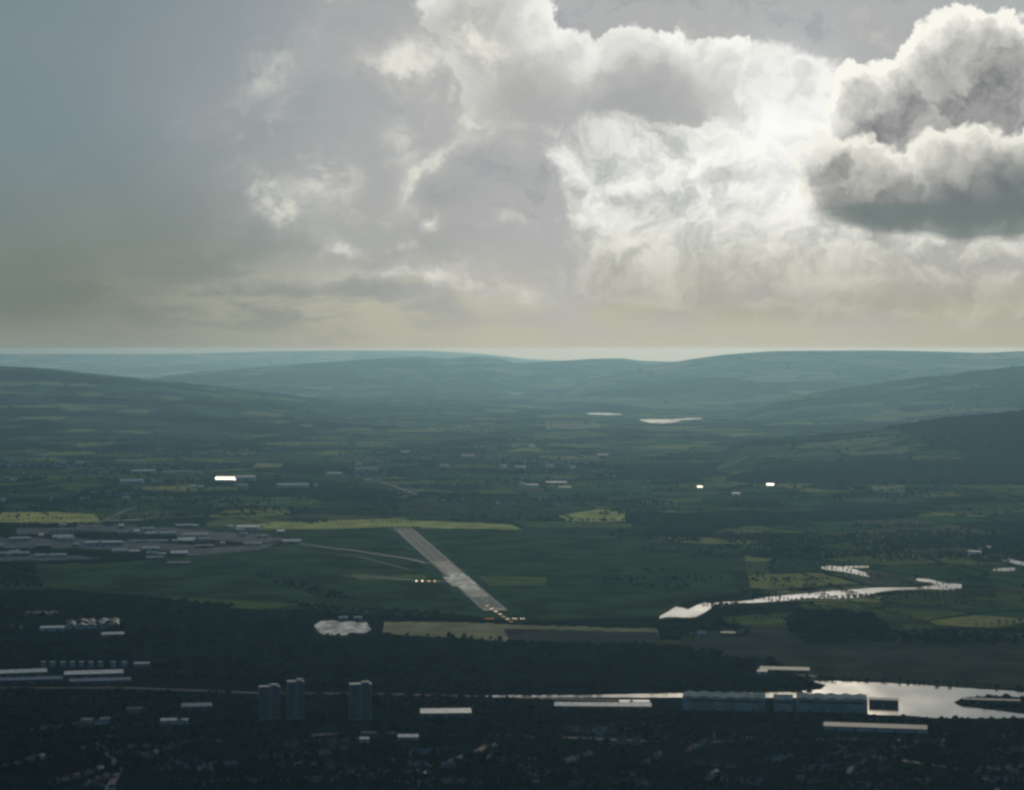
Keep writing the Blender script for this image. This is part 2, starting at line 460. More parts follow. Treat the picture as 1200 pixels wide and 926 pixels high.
def leaf_mat():
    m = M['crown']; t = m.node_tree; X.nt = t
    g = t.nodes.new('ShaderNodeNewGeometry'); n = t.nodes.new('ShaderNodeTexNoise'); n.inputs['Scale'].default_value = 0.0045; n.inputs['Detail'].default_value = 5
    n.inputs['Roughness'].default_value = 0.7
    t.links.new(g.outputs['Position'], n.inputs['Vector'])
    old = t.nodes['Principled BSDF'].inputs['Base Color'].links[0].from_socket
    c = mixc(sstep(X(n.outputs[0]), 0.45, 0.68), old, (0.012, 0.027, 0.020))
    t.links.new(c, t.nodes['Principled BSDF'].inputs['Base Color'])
leaf_mat()
M['bark'] = mat('bark', (0.03, 0.025, 0.02), 0.9, var=0.3, scale=1.0)
M['white_metal'] = mat('white_sheet_metal', (0.36, 0.37, 0.34), 0.6, 0.0, var=0.3, scale=0.1, spec=0.35)
M['shiny_metal'] = mat('bare_sheet_metal', (0.75, 0.75, 0.74), 0.5, 0.9, var=0.08, scale=0.1)
M['pale_clad'] = mat('pale_cladding', (0.30, 0.34, 0.34), 0.6, 0.1, var=0.15, scale=0.08)
M['teal_clad'] = mat('teal_cladding', (0.24, 0.26, 0.23), 0.9, 0.0, var=0.25, scale=0.05, spec=0.0)
M['grey_roof'] = mat('grey_roof_sheet', (0.08, 0.09, 0.095), 0.6, 0.0, var=0.4, scale=0.05, spec=0.3)
M['blue_roof'] = mat('blue_grey_roof', (0.06, 0.11, 0.15), 0.6, 0.0, var=0.3, scale=0.05, spec=0.3)
M['dark_clad'] = mat('dark_cladding', (0.05, 0.055, 0.065), 0.6, 0.0, var=0.25, scale=0.1)
M['slate'] = mat('slate_tiles', (0.035, 0.04, 0.048), 0.8, var=0.4, scale=0.05, spec=0.12)
M['render_w'] = mat('pale_render', (0.34, 0.33, 0.30), 0.85, var=0.2, scale=0.1)
M['render_b'] = mat('brown_render', (0.20, 0.15, 0.11), 0.85, var=0.25, scale=0.1)
M['far_wall'] = mat('weathered_walls', (0.22, 0.23, 0.22), 0.9, var=0.5, scale=0.01, spec=0.0)
M['brick'] = mat('red_brick', (0.26, 0.10, 0.07), 0.85, var=0.25, scale=0.1)
M['tower'] = mat('tower_concrete', (0.17, 0.16, 0.155), 0.8, var=0.12, scale=0.1)
M['glass'] = mat('window_glass', (0.03, 0.035, 0.045), 0.12, var=0.0, spec=0.6)
M['door'] = mat('roller_door', (0.10, 0.12, 0.16), 0.6, var=0.1)
M['steel'] = mat('painted_steel', (0.25, 0.22, 0.16), 0.6, 0.3, var=0.1)
M['lamp_white'] = mat('lit_lamp_white', (0.8, 0.8, 0.8), 0.4, var=0, emit=(1, 0.84, 0.55), estr=4.0)
M['lamp_warm'] = mat('lit_lamp_orange', (0.8, 0.6, 0.4), 0.4, var=0, emit=(1, 0.55, 0.25), estr=2.4)
M['lamp_red'] = mat('lit_lamp_red', (0.6, 0.2, 0.1), 0.4, var=0, emit=(1, 0.32, 0.16), estr=1.6)
def water_mat():
    m = bpy.data.materials.new('river_water'); m.use_nodes = True
    t = m.node_tree; b = t.nodes['Principled BSDF']
    b.inputs['Base Color'].default_value = (0.04, 0.05, 0.05, 1); b.inputs['Roughness'].default_value = 0.12
    b.inputs['IOR'].default_value = 1.4; b.inputs['Specular IOR Level'].default_value = 0.5
    g = t.nodes.new('ShaderNodeNewGeometry'); n = t.nodes.new('ShaderNodeTexNoise'); n.inputs['Scale'].default_value = 0.12
    n.inputs['Detail'].default_value = 3
    t.links.new(g.outputs['Position'], n.inputs['Vector'])
    mp = t.nodes.new('ShaderNodeMapping'); mp.inputs['Scale'].default_value = (0.011, 0.005, 1)
    n2 = t.nodes.new('ShaderNodeTexNoise'); n2.inputs['Scale'].default_value = 1.0; n2.inputs['Detail'].default_value = 4
    t.links.new(g.outputs['Position'], mp.inputs[0]); t.links.new(mp.outputs[0], n2.inputs['Vector'])
    X.nt = t; t.links.new((X(n2.outputs[0]) * 0.10 + 0.055).s, b.inputs['Roughness'])
    bp = t.nodes.new('ShaderNodeBump'); bp.inputs['Strength'].default_value = 0.06; bp.inputs['Distance'].default_value = 0.5
    t.links.new(n.outputs[0], bp.inputs['Height']); t.links.new(bp.outputs[0], b.inputs['Normal'])
    return m
M['water'] = water_mat()
M['bank'] = mat('muddy_bank', (0.05, 0.045, 0.032), 0.8, var=0.5, scale=0.03, spec=0.1)

# ================================================================== the ground, one sheet to the horizon
def build_ground():
    ys = np.concatenate([[-4000, 0, 1500], np.geomspace(2500, 78000, 80)])
    V = []; F = []
    nx = 24
    for y in ys:
        w = 4000 + max(y, 0) * 0.9
        for i in range(nx + 1): V.append((-w + 2 * w * i / nx, y, -drop(y)))
    for j in range(len(ys) - 1):
        for i in range(nx):
            a = j * (nx + 1) + i
            F.append((a, a + 1, a + nx + 2, a + nx + 1))
    o = link('ground', new_mesh('ground', V, F), M['land'])
    tag(o, kind='structure')
build_ground()

def jag(pts, step=6.0, amp=0.5, seed=0):
    """subdivide a pixel outline and roughen it a little"""
    r = random.Random(seed * 13 + len(pts)); out = []
    n = len(pts)
    for i in range(n):
        a = pts[i]; b = pts[(i + 1) % n]
        L = math.hypot(b[0] - a[0], b[1] - a[1]); k = max(1, int(L / step))
        for j in range(k):
            t = j / k
            f = amp if j else amp * 0.3
            out.append((a[0] + (b[0] - a[0]) * t + r.uniform(-f, f) * 2, a[1] + (b[1] - a[1]) * t + r.uniform(-f, f)))
    return out
import bmesh
def sheet(name, pts, m, z, rough=0.5, label=None, kind='structure', step=6.0):
    q = jag(pts, step, rough, len(bpy.data.meshes)) if rough else pts
    bm = bmesh.new()
    vs = [bm.verts.new(P(x, y, z)) for x, y in q]
    f = bm.faces.new(vs)
    bm.normal_update()
    if f.normal.z < 0: f.normal_flip()
    bmesh.ops.triangulate(bm, faces=[f])
    me = bpy.data.meshes.new(name); bm.to_mesh(me); bm.free()
    o = link(name, me, m)
    tag(o, label=label, kind=kind)
    return o

# near woods and town floor, airfield, fields (each sheet lies a little above the one below)
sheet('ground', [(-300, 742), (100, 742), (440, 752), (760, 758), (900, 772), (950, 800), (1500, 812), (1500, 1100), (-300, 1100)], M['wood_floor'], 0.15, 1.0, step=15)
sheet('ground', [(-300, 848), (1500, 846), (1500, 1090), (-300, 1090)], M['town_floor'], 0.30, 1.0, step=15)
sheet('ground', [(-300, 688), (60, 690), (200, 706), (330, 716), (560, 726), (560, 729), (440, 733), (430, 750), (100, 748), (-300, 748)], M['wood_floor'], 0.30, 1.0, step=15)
sheet('airfield', [(-40, 664), (120, 660), (230, 652), (350, 632), (300, 621), (460, 619), (612, 622), (760, 634), (870, 640), (880, 690), (800, 706), (770, 722), (600, 729), (560, 722), (420, 712), (330, 706), (200, 700), (100, 692), (-60, 690)], M['airfield'], 0.45, 0.6, step=14)
sheet('ground', [(-300, 613), (120, 615), (260, 622), (340, 630), (350, 636), (250, 650), (120, 660), (-300, 668)], M['town_floor'], 0.55, 1.2, step=8)
for q_ in ([(-60, 630), (60, 631), (160, 634), (240, 640), (200, 645), (60, 642), (-60, 641)], [(90, 615), (200, 618), (300, 627), (350, 633), (290, 636), (180, 626), (90, 621)], [(-60, 650), (70, 650), (120, 654), (60, 657), (-60, 657)], [(20, 619), (80, 619), (90, 625), (20, 626)], [(200, 645), (260, 641), (330, 636), (300, 645), (220, 652)]):
    sheet('apron', q_, M['apron'], 0.70, 1.0, step=7)
sheet('field', [(-200, 601), (0, 600.5), (60, 600), (112, 603), (118, 612), (60, 613), (0, 612), (-200, 611)], M['yellow_field'], 0.60, 0.4)
sheet('field', [(303, 613), (360, 609.5), (440, 609), (520, 611), (600, 615), (612, 621), (540, 619.5), (440, 618), (360, 620), (310, 619)], M['yellow_field'], 0.60, 0.35)
sheet('field', [(655, 604), (700, 597), (732, 598), (733, 611), (690, 612), (655, 610)], M['yellow_field'], 0.45, 0.4)
sheet('field', [(600, 611), (660, 611), (740, 614), (740, 618), (620, 618)], M['olive_field'], 0.30, 0.4)
sheet('field', [(690, 589), (725, 590), (728, 595), (700, 596)], M['olive_field'], 0.45, 0.4)
sheet('field', [(450, 729), (520, 728.5), (620, 733), (770, 737), (772, 748), (740, 758), (640, 757), (560, 749), (470, 744), (448, 741)], M['tan_field'], 0.60, 0.7)
sheet('field', [(590, 737), (770, 741), (772, 756), (700, 759), (600, 754)], M['brown_field'], 0.75, 0.7)
sheet('field', [(560, 676), (640, 676), (640, 686), (568, 687)], M['olive_field'], 0.60, 0.5)
sheet('field', [(410, 672), (500, 674), (500, 681), (420, 679)], M['olive_field'], 0.60, 0.4)
sheet('field', [(845, 724), (900, 719), (960, 717), (1080, 722), (1100, 738), (960, 738), (860, 733)], M['dull_field'], 0.45, 0.7)
sheet('field', [(850, 726), (890, 722), (935, 721), (930, 730), (870, 732)], M['olive_field'], 0.60, 0.6)
sheet('field', [(800, 742), (940, 730), (1200, 742), (1400, 745), (1400, 812), (1130, 806), (960, 797), (900, 778), (790, 768)], M['brown_field'], 0.30, 0.8, step=14)
sheet('field', [(1040, 695), (1140, 690), (1400, 684), (1400, 712), (1100, 712), (1030, 704)], M['dull_field'], 0.45, 0.5)
sheet('field', [(1035, 704), (1120, 711), (1110, 716), (1030, 712)], M['brown_field'], 0.60, 0.5)
sheet('field', [(905, 527), (960, 526), (982, 530), (905, 535)], M['olive_field'], 0.45, 0.3)
sheet('field', [(1020, 568), (1060, 568), (1060, 577), (1024, 576)], M['tan_field'], 0.45, 0.3)
sheet('field', [(560, 574), (600, 573), (602, 578), (565, 579)], M['olive_field'], 0.45, 0.3)
sheet('field', [(300, 543), (330, 543), (332, 547), (296, 548)], M['tan_field'], 0.45, 0.3)
sheet('field', [(625, 507), (690, 505), (720, 510), (660, 515), (625, 514)], M['olive_field'], 0.45, 0.3)
sheet('field', [(640, 495), (700, 495), (705, 502), (640, 503)], M['tan_field'], 0.45, 0.3)
sheet('field', [(480, 587), (640, 588), (640, 600), (500, 603), (380, 598)], M['brown_field'], 0.45, 0.5)
sheet('field', [(240, 584), (360, 582), (380, 590), (260, 593)], M['olive_field'], 0.45, 0.4)
sheet('field', [(750, 586), (820, 584), (822, 589), (752, 590)], M['olive_field'], 0.45, 0.4)

# ------------------------------------------------------------------ runway, taxiway, roads
def ribbon(name, pts, m, z, kind='structure', label=None):
    """pts: (px, py, half width in metres)"""
    W = [Vector(P(x, y, z)) for x, y, _ in pts]
    V = []; F = []
    for i, w in enumerate(W):
        a = W[max(0, i - 1)]; b = W[min(len(W) - 1, i + 1)]
        d = (b - a).normalized(); n = Vector((-d.y, d.x, 0))
        V += [w + n * pts[i][2], w - n * pts[i][2]]
    for i in range(len(W) - 1): F.append((2 * i, 2 * i + 1, 2 * i + 3, 2 * i + 2))
    me = new_mesh(name, V, F)
    if me.polygons[0].normal.z < 0: me.flip_normals()
    o = link(name, me, m)
    tag(o, label, kind=kind)
    return o
A = Vector(P(581, 716)); B = Vector(P(472, 619))
M['verge'] = mat('mown_verge', (0.038, 0.072, 0.040), 0.95, var=0.4, scale=0.01, spec=0.0)
ribbon('runway_verge', [(583, 718, 62), (470, 617.5, 70)], M['verge'], 0.75)
ribbon('runway', [(581, 716, 32), (472, 619, 38)], M['runway'], 0.9)
rd = (B - A).normalized(); rn = Vector((-rd.y, rd.x, 0)); RL = (B - A).length
def strip_mb(mb, s0, s1, o0, o1, z):
    q = [A + rd * s0 + rn * o0, A + rd * s1 + rn * o0, A + rd * s1 + rn * o1, A + rd * s0 + rn * o1]
    mb.add([(v.x, v.y, z) for v in q], [(0, 1, 2, 3)])
mb = MB()
for i in range(16):                                   # threshold bars
    o = -27 + i * 3.5
    strip_mb(mb, 12, 46, o, o + 1.8, 1.2)
s = 110
while s < RL - 60:
    strip_mb(mb, s, s + 34, -0.7, 0.7, 1.2); s += 60     # centre line
for s in (300, 450, 600, 750, 900):
    for sg in (-1, 1):
        for k in range(3 if s < 500 else 2): strip_mb(mb, s, s + 24, sg * (8 + k * 5), sg * (10.5 + k * 5), 1.2)
for sg in (-1, 1): strip_mb(mb, 0, RL, sg * 28, sg * 29.2, 1.2)
link('runway_marking', mb.mesh('runway_marking'), M['paint'])['kind'] = 'structure'
def patch_mat(name, base, sheen_gravel):
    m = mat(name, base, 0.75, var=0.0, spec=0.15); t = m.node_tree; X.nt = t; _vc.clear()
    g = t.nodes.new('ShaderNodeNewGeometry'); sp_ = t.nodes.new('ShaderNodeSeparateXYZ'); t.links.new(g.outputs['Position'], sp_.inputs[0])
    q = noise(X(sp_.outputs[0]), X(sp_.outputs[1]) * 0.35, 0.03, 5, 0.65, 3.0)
    t.links.new(mixc(sstep(q, 0.36, 0.66), base, sheen_gravel), t.nodes['Principled BSDF'].inputs['Base Color'])
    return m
M['worn'] = patch_mat('worn_concrete', (0.09, 0.10, 0.10), (0.66, 0.62, 0.50))  # sky sheen on the tarmac painted as paler colour; also the yard's gravel
mb = MB(); strip_mb(mb, 300, 1250, -25, 25, 1.05)
M['worn2'] = patch_mat('patched_asphalt', (0.040, 0.052, 0.052), (0.10, 0.105, 0.095))  # fainter stretch of the same sheen, put into the asphalt colour
link('runway_patch', mb.mesh('runway_patch'), M['worn2'])['kind'] = 'structure'
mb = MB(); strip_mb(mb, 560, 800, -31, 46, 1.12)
link('runway_patch', mb.mesh('runway_patch'), M['worn'])['kind'] = 'structure'  # brightest part of the painted sheen
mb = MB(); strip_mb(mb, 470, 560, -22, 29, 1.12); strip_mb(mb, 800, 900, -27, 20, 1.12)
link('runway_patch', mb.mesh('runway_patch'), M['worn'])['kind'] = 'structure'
ribbon('taxiway', [(400, 675, 14), (440, 676, 14), (500, 681, 14), (540, 682, 14)], M['runway'], 0.85)
ribbon('taxiway', [(340, 636, 12), (420, 646, 12), (480, 655, 12), (500, 660, 12)], M['asphalt'], 0.85)
def road(pts, w=9, m='runway', z=0.8): ribbon('road', [(x, y, w) for x, y in pts], M[m], z)
road([(112, 614), (128, 607), (150, 597), (165, 593), (200, 590), (240, 588)], 11)
road([(125, 612), (160, 610), (190, 605), (215, 602)], 9)
road([(427, 562), (450, 566), (470, 573), (488, 579), (470, 583)], 14)
road([(40, 553), (110, 552), (240, 553), (330, 549)], 6, 'asphalt')
road([(300, 640), (420, 652), (480, 668)], 4, 'asphalt', 1.0)
road([(440, 813), (560, 816), (760, 822)], 7, 'asphalt')
road([(-60, 806), (150, 806), (300, 812), (440, 813)], 7, 'asphalt')
road([(0, 870), (110, 862), (260, 868), (420, 858), (600, 862), (800, 870), (1000, 866), (1250, 872)], 6, 'asphalt')
road([(470, 940), (500, 900), (560, 880), (590, 862)], 6, 'asphalt')
road([(120, 940), (140, 900), (110, 862)], 6, 'asphalt')
road([(1180, 940), (1150, 905), (1010, 884), (960, 866)], 6, 'asphalt')
road([(860, 777), (885, 782), (955, 793)], 10, 'asphalt')

# ------------------------------------------------------------------ rivers and lakes
def px_ribbon(name, pts, m, z):
    """pts: (px, py, half height in pixels) -> outline roughened"""
    if name == 'river':
        sheet('river_bank', [(x, y - h - 0.7) for x, y, h in pts] + [(x, y + h + 0.9) for x, y, h in pts][::-1], M['bank'], z - 0.25, 0.35, step=4)
    top = [(x, y - h) for x, y, h in pts]; bot = [(x, y + h) for x, y, h in pts][::-1]
    return sheet(name, top + bot, m, z, 0.10, step=5)
px_ribbon('river', [(773, 723.5, 1.2), (783, 720, 3.0), (792, 717, 5.8), (800, 718, 5.5), (806, 719, 4.5), (816, 716, 6.5), (826, 712, 5.5), (834, 709.5, 2.4), (850, 706.8, 1.3), (866, 706, 0.8), (880, 705, 1.3), (900, 702.5, 2.8), (925, 700.5, 3.0), (948, 698, 2.6), (964, 697.5, 3.6), (985, 697, 5.0), (1005, 695.5, 4.8), (1018, 693.5, 4.0), (1032, 691, 2.2), (1050, 690, 1.2), (1072, 689.6, 0.9), (1090, 688.5, 1.5), (1105, 687.5, 3.5), (1118, 687.5, 3.3), (1127, 686.8, 2.2)], M['water'], 1.2)
px_ribbon('river', [(1074, 679.2, 1.0), (1088, 680.6, 1.7), (1100, 683.3, 1.8), (1112, 686.6, 2.0)], M['water'], 1.35)
px_ribbon('river', [(962, 665.2, 0.7), (972, 665.6, 2.2), (990, 667.5, 2.6), (1005, 671, 2.5), (1019, 674.7, 1.6)], M['water'], 1.2)
px_ribbon('river', [(990, 664.6, 0.9), (1018, 664.2, 0.5)], M['water'], 1.2)
px_ribbon('river', [(1164, 668, 0.7), (1176, 667.6, 1.6), (1190, 667, 1.2)], M['water'], 1.2)
px_ribbon('river', [(1174, 655.5, 0.8), (1184, 657, 1.7), (1195, 660, 1.8), (1215, 664, 1.8)], M['water'], 1.2)
sheet('river', [(952, 798.5), (980, 798), (1060, 801.5), (1130, 806.5), (1200, 810.5), (1500, 815), (1500, 842), (1200, 841), (1110, 843), (1070, 839), (1012, 837), (1008, 824), (960, 817.5), (800, 817.5), (560, 817), (560, 815), (700, 814.5), (780, 812.5), (880, 812), (930, 811), (962, 808), (968, 803)], M['water'], 0.9, 0.3, step=8)
px_ribbon('lake', [(750, 492, 0.6), (762, 493.5, 2.0), (778, 494, 2.6), (792, 492.5, 1.6), (806, 491, 1.0), (822, 490.5, 0.7)], M['water'], 0.9)
px_ribbon('lake', [(688, 484.6, 0.5), (700, 485, 1.2), (715, 485.3, 1.2), (728, 485.6, 0.5)], M['water'], 0.9)
sheet('gravel_yard', [(368, 733), (374, 729), (390, 727.5), (398, 729), (410, 728), (430, 729.5), (436, 737), (428, 742), (412, 741), (404, 745), (390, 746), (376, 743), (372, 739)], M['worn'], 0.9, 1.0, step=4)
# a spit of made ground in the big river
sheet('quay', [(1118, 823), (1128, 817.5), (1160, 815.5), (1200, 817), (1500, 824), (1500, 838), (1200, 836), (1165, 831.5), (1125, 827)], M['town_floor'], 1.6, 0.4)

# ================================================================== hills
def interp(pts, x):
    xs = [p[0] for p in pts]; ys = [p[1] for p in pts]
    return np.interp(x, xs, ys)
HILLS = []
def hill(crest, D, Lf, Lb, m, amp=14.0, seed=1, nx=260, ny=46, label=None):
    """crest: (px, py) skyline points seen at distance D"""
    x0, x1 = crest[0][0], crest[-1][0]
    px = np.linspace(x0, x1, nx)
    az_t = (px - 600) / FPX
    cy = interp(crest, px)
    # smooth the broken line a little
    k = np.hanning(9); k /= k.sum(); cy = np.convolve(np.pad(cy, 4, mode='edge'), k, 'valid')
    H = CAM_H - (cy - 410.0) / FPX * D
    t = np.concatenate([np.linspace(-1, 0, ny * 2 // 3, endpoint=False), np.linspace(0, 1, ny - ny * 2 // 3)])
    V = np.zeros((len(t), nx, 3))
    edge = np.clip(np.minimum(px - x0, x1 - px) / 60.0, 0, 1)
    edge = edge * edge * (3 - 2 * edge)
    for j, tt in enumerate(t):
        y = D + (tt * Lf if tt < 0 else tt * Lb)
        prof = (1 - abs(tt)) ** (1.15 if tt < 0 else 1.0); prof = prof * prof * (3 - 2 * prof) * 0.5 + prof * 0.5
        x = az_t * y
        n = (fbm(x / 1300.0 + 50, np.full(nx, y / 1300.0), 5, seed) - 0.5) * 2
        z = H * prof * edge + n * amp * 3.2 * (0.22 + 0.78 * min(1, 5 * abs(tt))) * min(1.0, (1 - abs(tt)) * 3) - 4 * (1 - prof) - drop(y) * (1 - prof * edge)
        V[j, :, 0] = x; V[j, :, 1] = y; V[j, :, 2] = z
    idx = np.arange(len(t) * nx).reshape(len(t), nx)
    F = np.stack([idx[:-1, :-1], idx[:-1, 1:], idx[1:, 1:], idx[1:, :-1]], -1).reshape(-1, 4)
    me = fast_mesh('hills', V.reshape(-1, 3), F)
    me.polygons.foreach_set('use_smooth', np.ones(len(F), bool))
    o = link('hills', me, m); tag(o, label=label, kind='structure')
    HILLS.append((px, V))
    return o
def ground_z(x, y):
    best = -drop(y)
    for px, V in HILLS:
        ys = V[:, 0, 1]
        if y <= ys[0] or y >= ys[-1]: continue
        p = x / y * FPX + 600
        if p <= px[0] or p >= px[-1]: continue
        j = int(np.searchsorted(ys, y)) - 1; i = int(np.searchsorted(px, p)) - 1
        best = max(best, float(V[j, i, 2] + V[j + 1, i, 2]) / 2)
    return best
def Phill(px, py):
    """march the sight line of a pixel until it meets the hills or the valley floor"""
    r = (px - 600.0) / FPX; u = (463.0 - py) / FPX
    d = (r, PC + u * PS, -PS + u * PC)
    t = 5000.0
    while t < 60000:
        z = CAM_H + d[2] * t
        if z <= ground_z(d[0] * t, d[1] * t) + 0.1: return (d[0] * t, d[1] * t, z)
        t += 60.0
    return P(px, py)
hill([(-500, 420), (-200, 421), (0, 429), (60, 432), (130, 440), (200, 446), (270, 455), (340, 464), (400, 474), (480, 486), (560, 500)], 25000, 10000, 4000, M['hill_wood'], 20, 3)
hill([(60, 452), (150, 446), (230, 436), (300, 430), (360, 426), (400, 423.5), (450, 420), (495, 418), (520, 421), (555, 417.5), (580, 419), (605, 426), (640, 424), (690, 420.5), (732, 419.5), (748, 423), (790, 424), (900, 428), (1000, 436)], 40000, 12000, 6000, M['hill_wood'], 16, 5)
hill([(640, 446), (740, 432), (775, 427), (810, 421), (850, 415.5), (905, 411.5), (960, 411), (1030, 410.5), (1100, 412), (1150, 413.5), (1200, 411.5), (1350, 410), (1700, 412)], 33000, 9000, 5000, M['hill_moor'], 12, 9)
hill([(860, 474), (940, 462), (1010, 452), (1080, 442), (1150, 434), (1200, 429), (1300, 424), (1700, 420)], 23000, 6000, 2200, M['hill_wood'], 12, 13)
hill([(300, 482), (420, 470), (520, 468), (640, 474), (700, 472), (800, 478), (900, 476), (1000, 486)], 25500, 4500, 2500, M['hill_wood'], 8, 15)
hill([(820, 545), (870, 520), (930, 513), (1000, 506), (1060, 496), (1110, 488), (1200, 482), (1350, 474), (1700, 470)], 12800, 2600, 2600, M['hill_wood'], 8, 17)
hill([(-700, 415), (-300, 413), (60, 415), (180, 415), (250, 414), (300, 412), (380, 411), (440, 411), (500, 411), (560, 414), (620, 421), (700, 424), (800, 424), (900, 420)], 58000, 12000, 6000, M['hill_moor'], 6, 19)

# ================================================================== trees
ICO_V = np.array([(0, 0, -1), (0.72, -0.53, -0.45), (-0.28, -0.85, -0.45), (-0.89, 0, -0.45), (-0.28, 0.85, -0.45), (0.72, 0.53, -0.45),
                  (0.28, -0.85, 0.45), (-0.72, -0.53, 0.45), (-0.72, 0.53, 0.45), (0.28, 0.85, 0.45), (0.89, 0, 0.45), (0, 0, 1)])
ICO_F = np.array([(0, 1, 2), (1, 0, 5), (0, 2, 3), (0, 3, 4), (0, 4, 5), (1, 5, 10), (2, 1, 6), (3, 2, 7), (4, 3, 8), (5, 4, 9),
                  (1, 10, 6), (2, 6, 7), (3, 7, 8), (4, 8, 9), (5, 9, 10), (6, 10, 11), (7, 6, 11), (8, 7, 11), (9, 8, 11), (10, 9, 11)])
ICO_F = ICO_F[:, ::-1]
def blobs(C, Rr, Rz, jit=0.28):
    """C (n,3) centres, Rr (n) radii, Rz (n) half heights -> V,F of n rough leaf clumps"""
    n = len(C)
    base = np.repeat(ICO_V[None], n, 0)
    ang = rng.uniform(0, 6.28, n); c, s = np.cos(ang)[:, None], np.sin(ang)[:, None]
    x = base[..., 0] * c - base[..., 1] * s; y = base[..., 0] * s + base[..., 1] * c
    k = 1 + rng.uniform(-jit, jit, (n, 12))
    V = np.stack([x * k * Rr[:, None], y * k * Rr[:, None], base[..., 2] * k * Rz[:, None]], -1) + C[:, None]
    F = ICO_F[None] + (np.arange(n) * 12)[:, None, None]
    return V.reshape(-1, 3), F.reshape(-1, 3)

def inside(poly, x, y):
    r = np.zeros(len(x), bool); n = len(poly)
    for i in range(n):
        x1, y1 = poly[i]; x2, y2 = poly[(i + 1) % n]
        c = ((y1 > y) != (y2 > y)) & (x < (x2 - x1) * (y - y1) / ((y2 - y1) or 1e-9) + x1)
        r ^= c
    return r
CLEAR = [(650, 764, 832), (492, 552, 841), (466, 490, 868), (421, 432, 871), (187, 220, 849), (94, 127, 848), (211, 246, 833), (-20, 151, 803), (-20, 142, 795), (50, 174, 782),
         (27, 144, 742), (968, 1088, 858), (802, 1019, 835), (304, 356, 843), (410, 434, 844), (818, 862, 746), (865, 950, 789), (147, 165, 836)]
KEEP_OUT = [[(a_ - 3, y_ - 5), (b_ + 3, y_ - 5), (b_ + 3, y_ + 9), (a_ - 3, y_ + 9)] for a_, b_, y_ in CLEAR] + [  # water, runway, fields: no trees here (photo outlines of ground areas)
    [(560, 811), (780, 810), (950, 810), (952, 797), (1500, 806), (1500, 845), (1070, 842), (1012, 840), (1008, 824), (960, 820), (560, 820)],
    [(366, 724), (438, 724), (438, 748), (366, 748)],
    [(448, 727), (620, 731), (775, 735), (772, 757), (640, 756), (560, 748), (446, 743)],
]
def forest_pts(poly, per_km2, clump=0.0, seed=0, keep=True):
    """scatter at even density over the ground inside a photo outline; clump>0 leaves gaps"""
    xs = [p[0] for p in poly]; ys = [p[1] for p in poly]
    d0 = FPX * CAM_H / (max(ys) - 410.0); d1 = FPX * CAM_H / (min(ys) - 410.0)
    w1 = d1 / FPX
    X0, X1 = (min(xs) - 600) * w1, (max(xs) - 600) * w1
    X0 = min(X0, (min(xs) - 600) * d0 / FPX); X1 = max(X1, (max(xs) - 600) * d0 / FPX)
    n = int((X1 - X0) * (d1 - d0) / 1e6 * per_km2)
    x = rng.uniform(X0, X1, n); y = rng.uniform(d0, d1, n)
    # forward project with the level-camera relation, then the exact one
    dz = (0 - CAM_H); f = y * PC - dz * PS; px = 600 + FPX * x / f; py = 463 - FPX * (dz * PC + y * PS) / f
    ok = inside(poly, px, py)
    if clump > 0: ok &= fbm(x / 140.0 + seed, y / 140.0, 3, seed + 3) > clump
    if keep:
        for k in KEEP_OUT: ok &= ~inside(k, px, py)
    return np.stack([x[ok], y[ok]], 1)
WOODS = [  # outline, trees per km2, gap level, mean height
    ([(-200, 748), (100, 750), (440, 752), (640, 758), (760, 760), (900, 772), (950, 800), (955, 810), (560, 811), (440, 811), (150, 792), (-200, 788)], 7500, 0.37, 13),
    ([(-200, 806), (560, 820), (800, 836), (1000, 842), (1110, 846), (1500, 848), (1500, 880), (-200, 880)], 6000, 0.40, 11),
    ([(-200, 880), (1500, 880), (1500, 990), (-200, 990)], 4500, 0.33, 10),
    ([(-200, 692), (60, 694), (200, 706), (330, 716), (420, 722), (445, 730), (446, 752), (100, 750), (-200, 748)], 6500, 0.36, 12),
    ([(330, 706), (430, 714), (560, 724), (570, 728), (450, 728), (380, 722)], 3000, 0.2, 9),
    ([(922, 729), (940, 723), (985, 721), (1020, 725), (1038, 738), (1042, 752), (1000, 752), (950, 754), (925, 742)], 9000, 0.0, 16),
    ([(1035, 742), (1100, 740), (1170, 744), (1172, 752), (1100, 757), (1040, 753)], 4000, 0.35, 11),
    ([(770, 730), (860, 730), (880, 742), (860, 752), (780, 748)], 2500, 0.40, 9),
    ([(760, 762), (860, 772), (955, 795), (955, 808), (800, 808)], 6000, 0.22, 11),
    ([(690, 676), (740, 668), (800, 668), (850, 680), (800, 692), (700, 690)], 1600, 0.5, 9),
    ([(832, 708), (868, 708), (880, 712), (860, 720), (836, 718)], 3500, 0.2, 9),
    ([(860, 672), (960, 680), (962, 694), (870, 702)], 1400, 0.45, 9),
    ([(-20, 660), (45, 664), (50, 690), (-20, 690)], 3500, 0.25, 10),
    ([(300, 672), (330, 676), (380, 690), (420, 704), (410, 706), (350, 694), (300, 680)], 2600, 0.3, 8),
    ([(1125, 819), (1165, 817), (1500, 828), (1500, 834), (1200, 834), (1140, 827)], 3500, 0.25, 9),
    ([(1060, 750), (1500, 742), (1500, 760), (1120, 757)], 2500, 0.3, 10),
    ([(700, 622), (860, 626), (1500, 630), (1500, 655), (1000, 660), (760, 650)], 1500, 0.42, 11),
]
allp = []
for i, (poly, den, cl, hh) in enumerate(WOODS):
    p = forest_pts(poly, den, cl, i, keep=(i not in (14,)))
    allp.append(np.concatenate([p, np.full((len(p), 1), hh)], 1))
T = np.concatenate(allp)
T[:, 2] *= rng.uniform(0.65, 1.35, len(T))
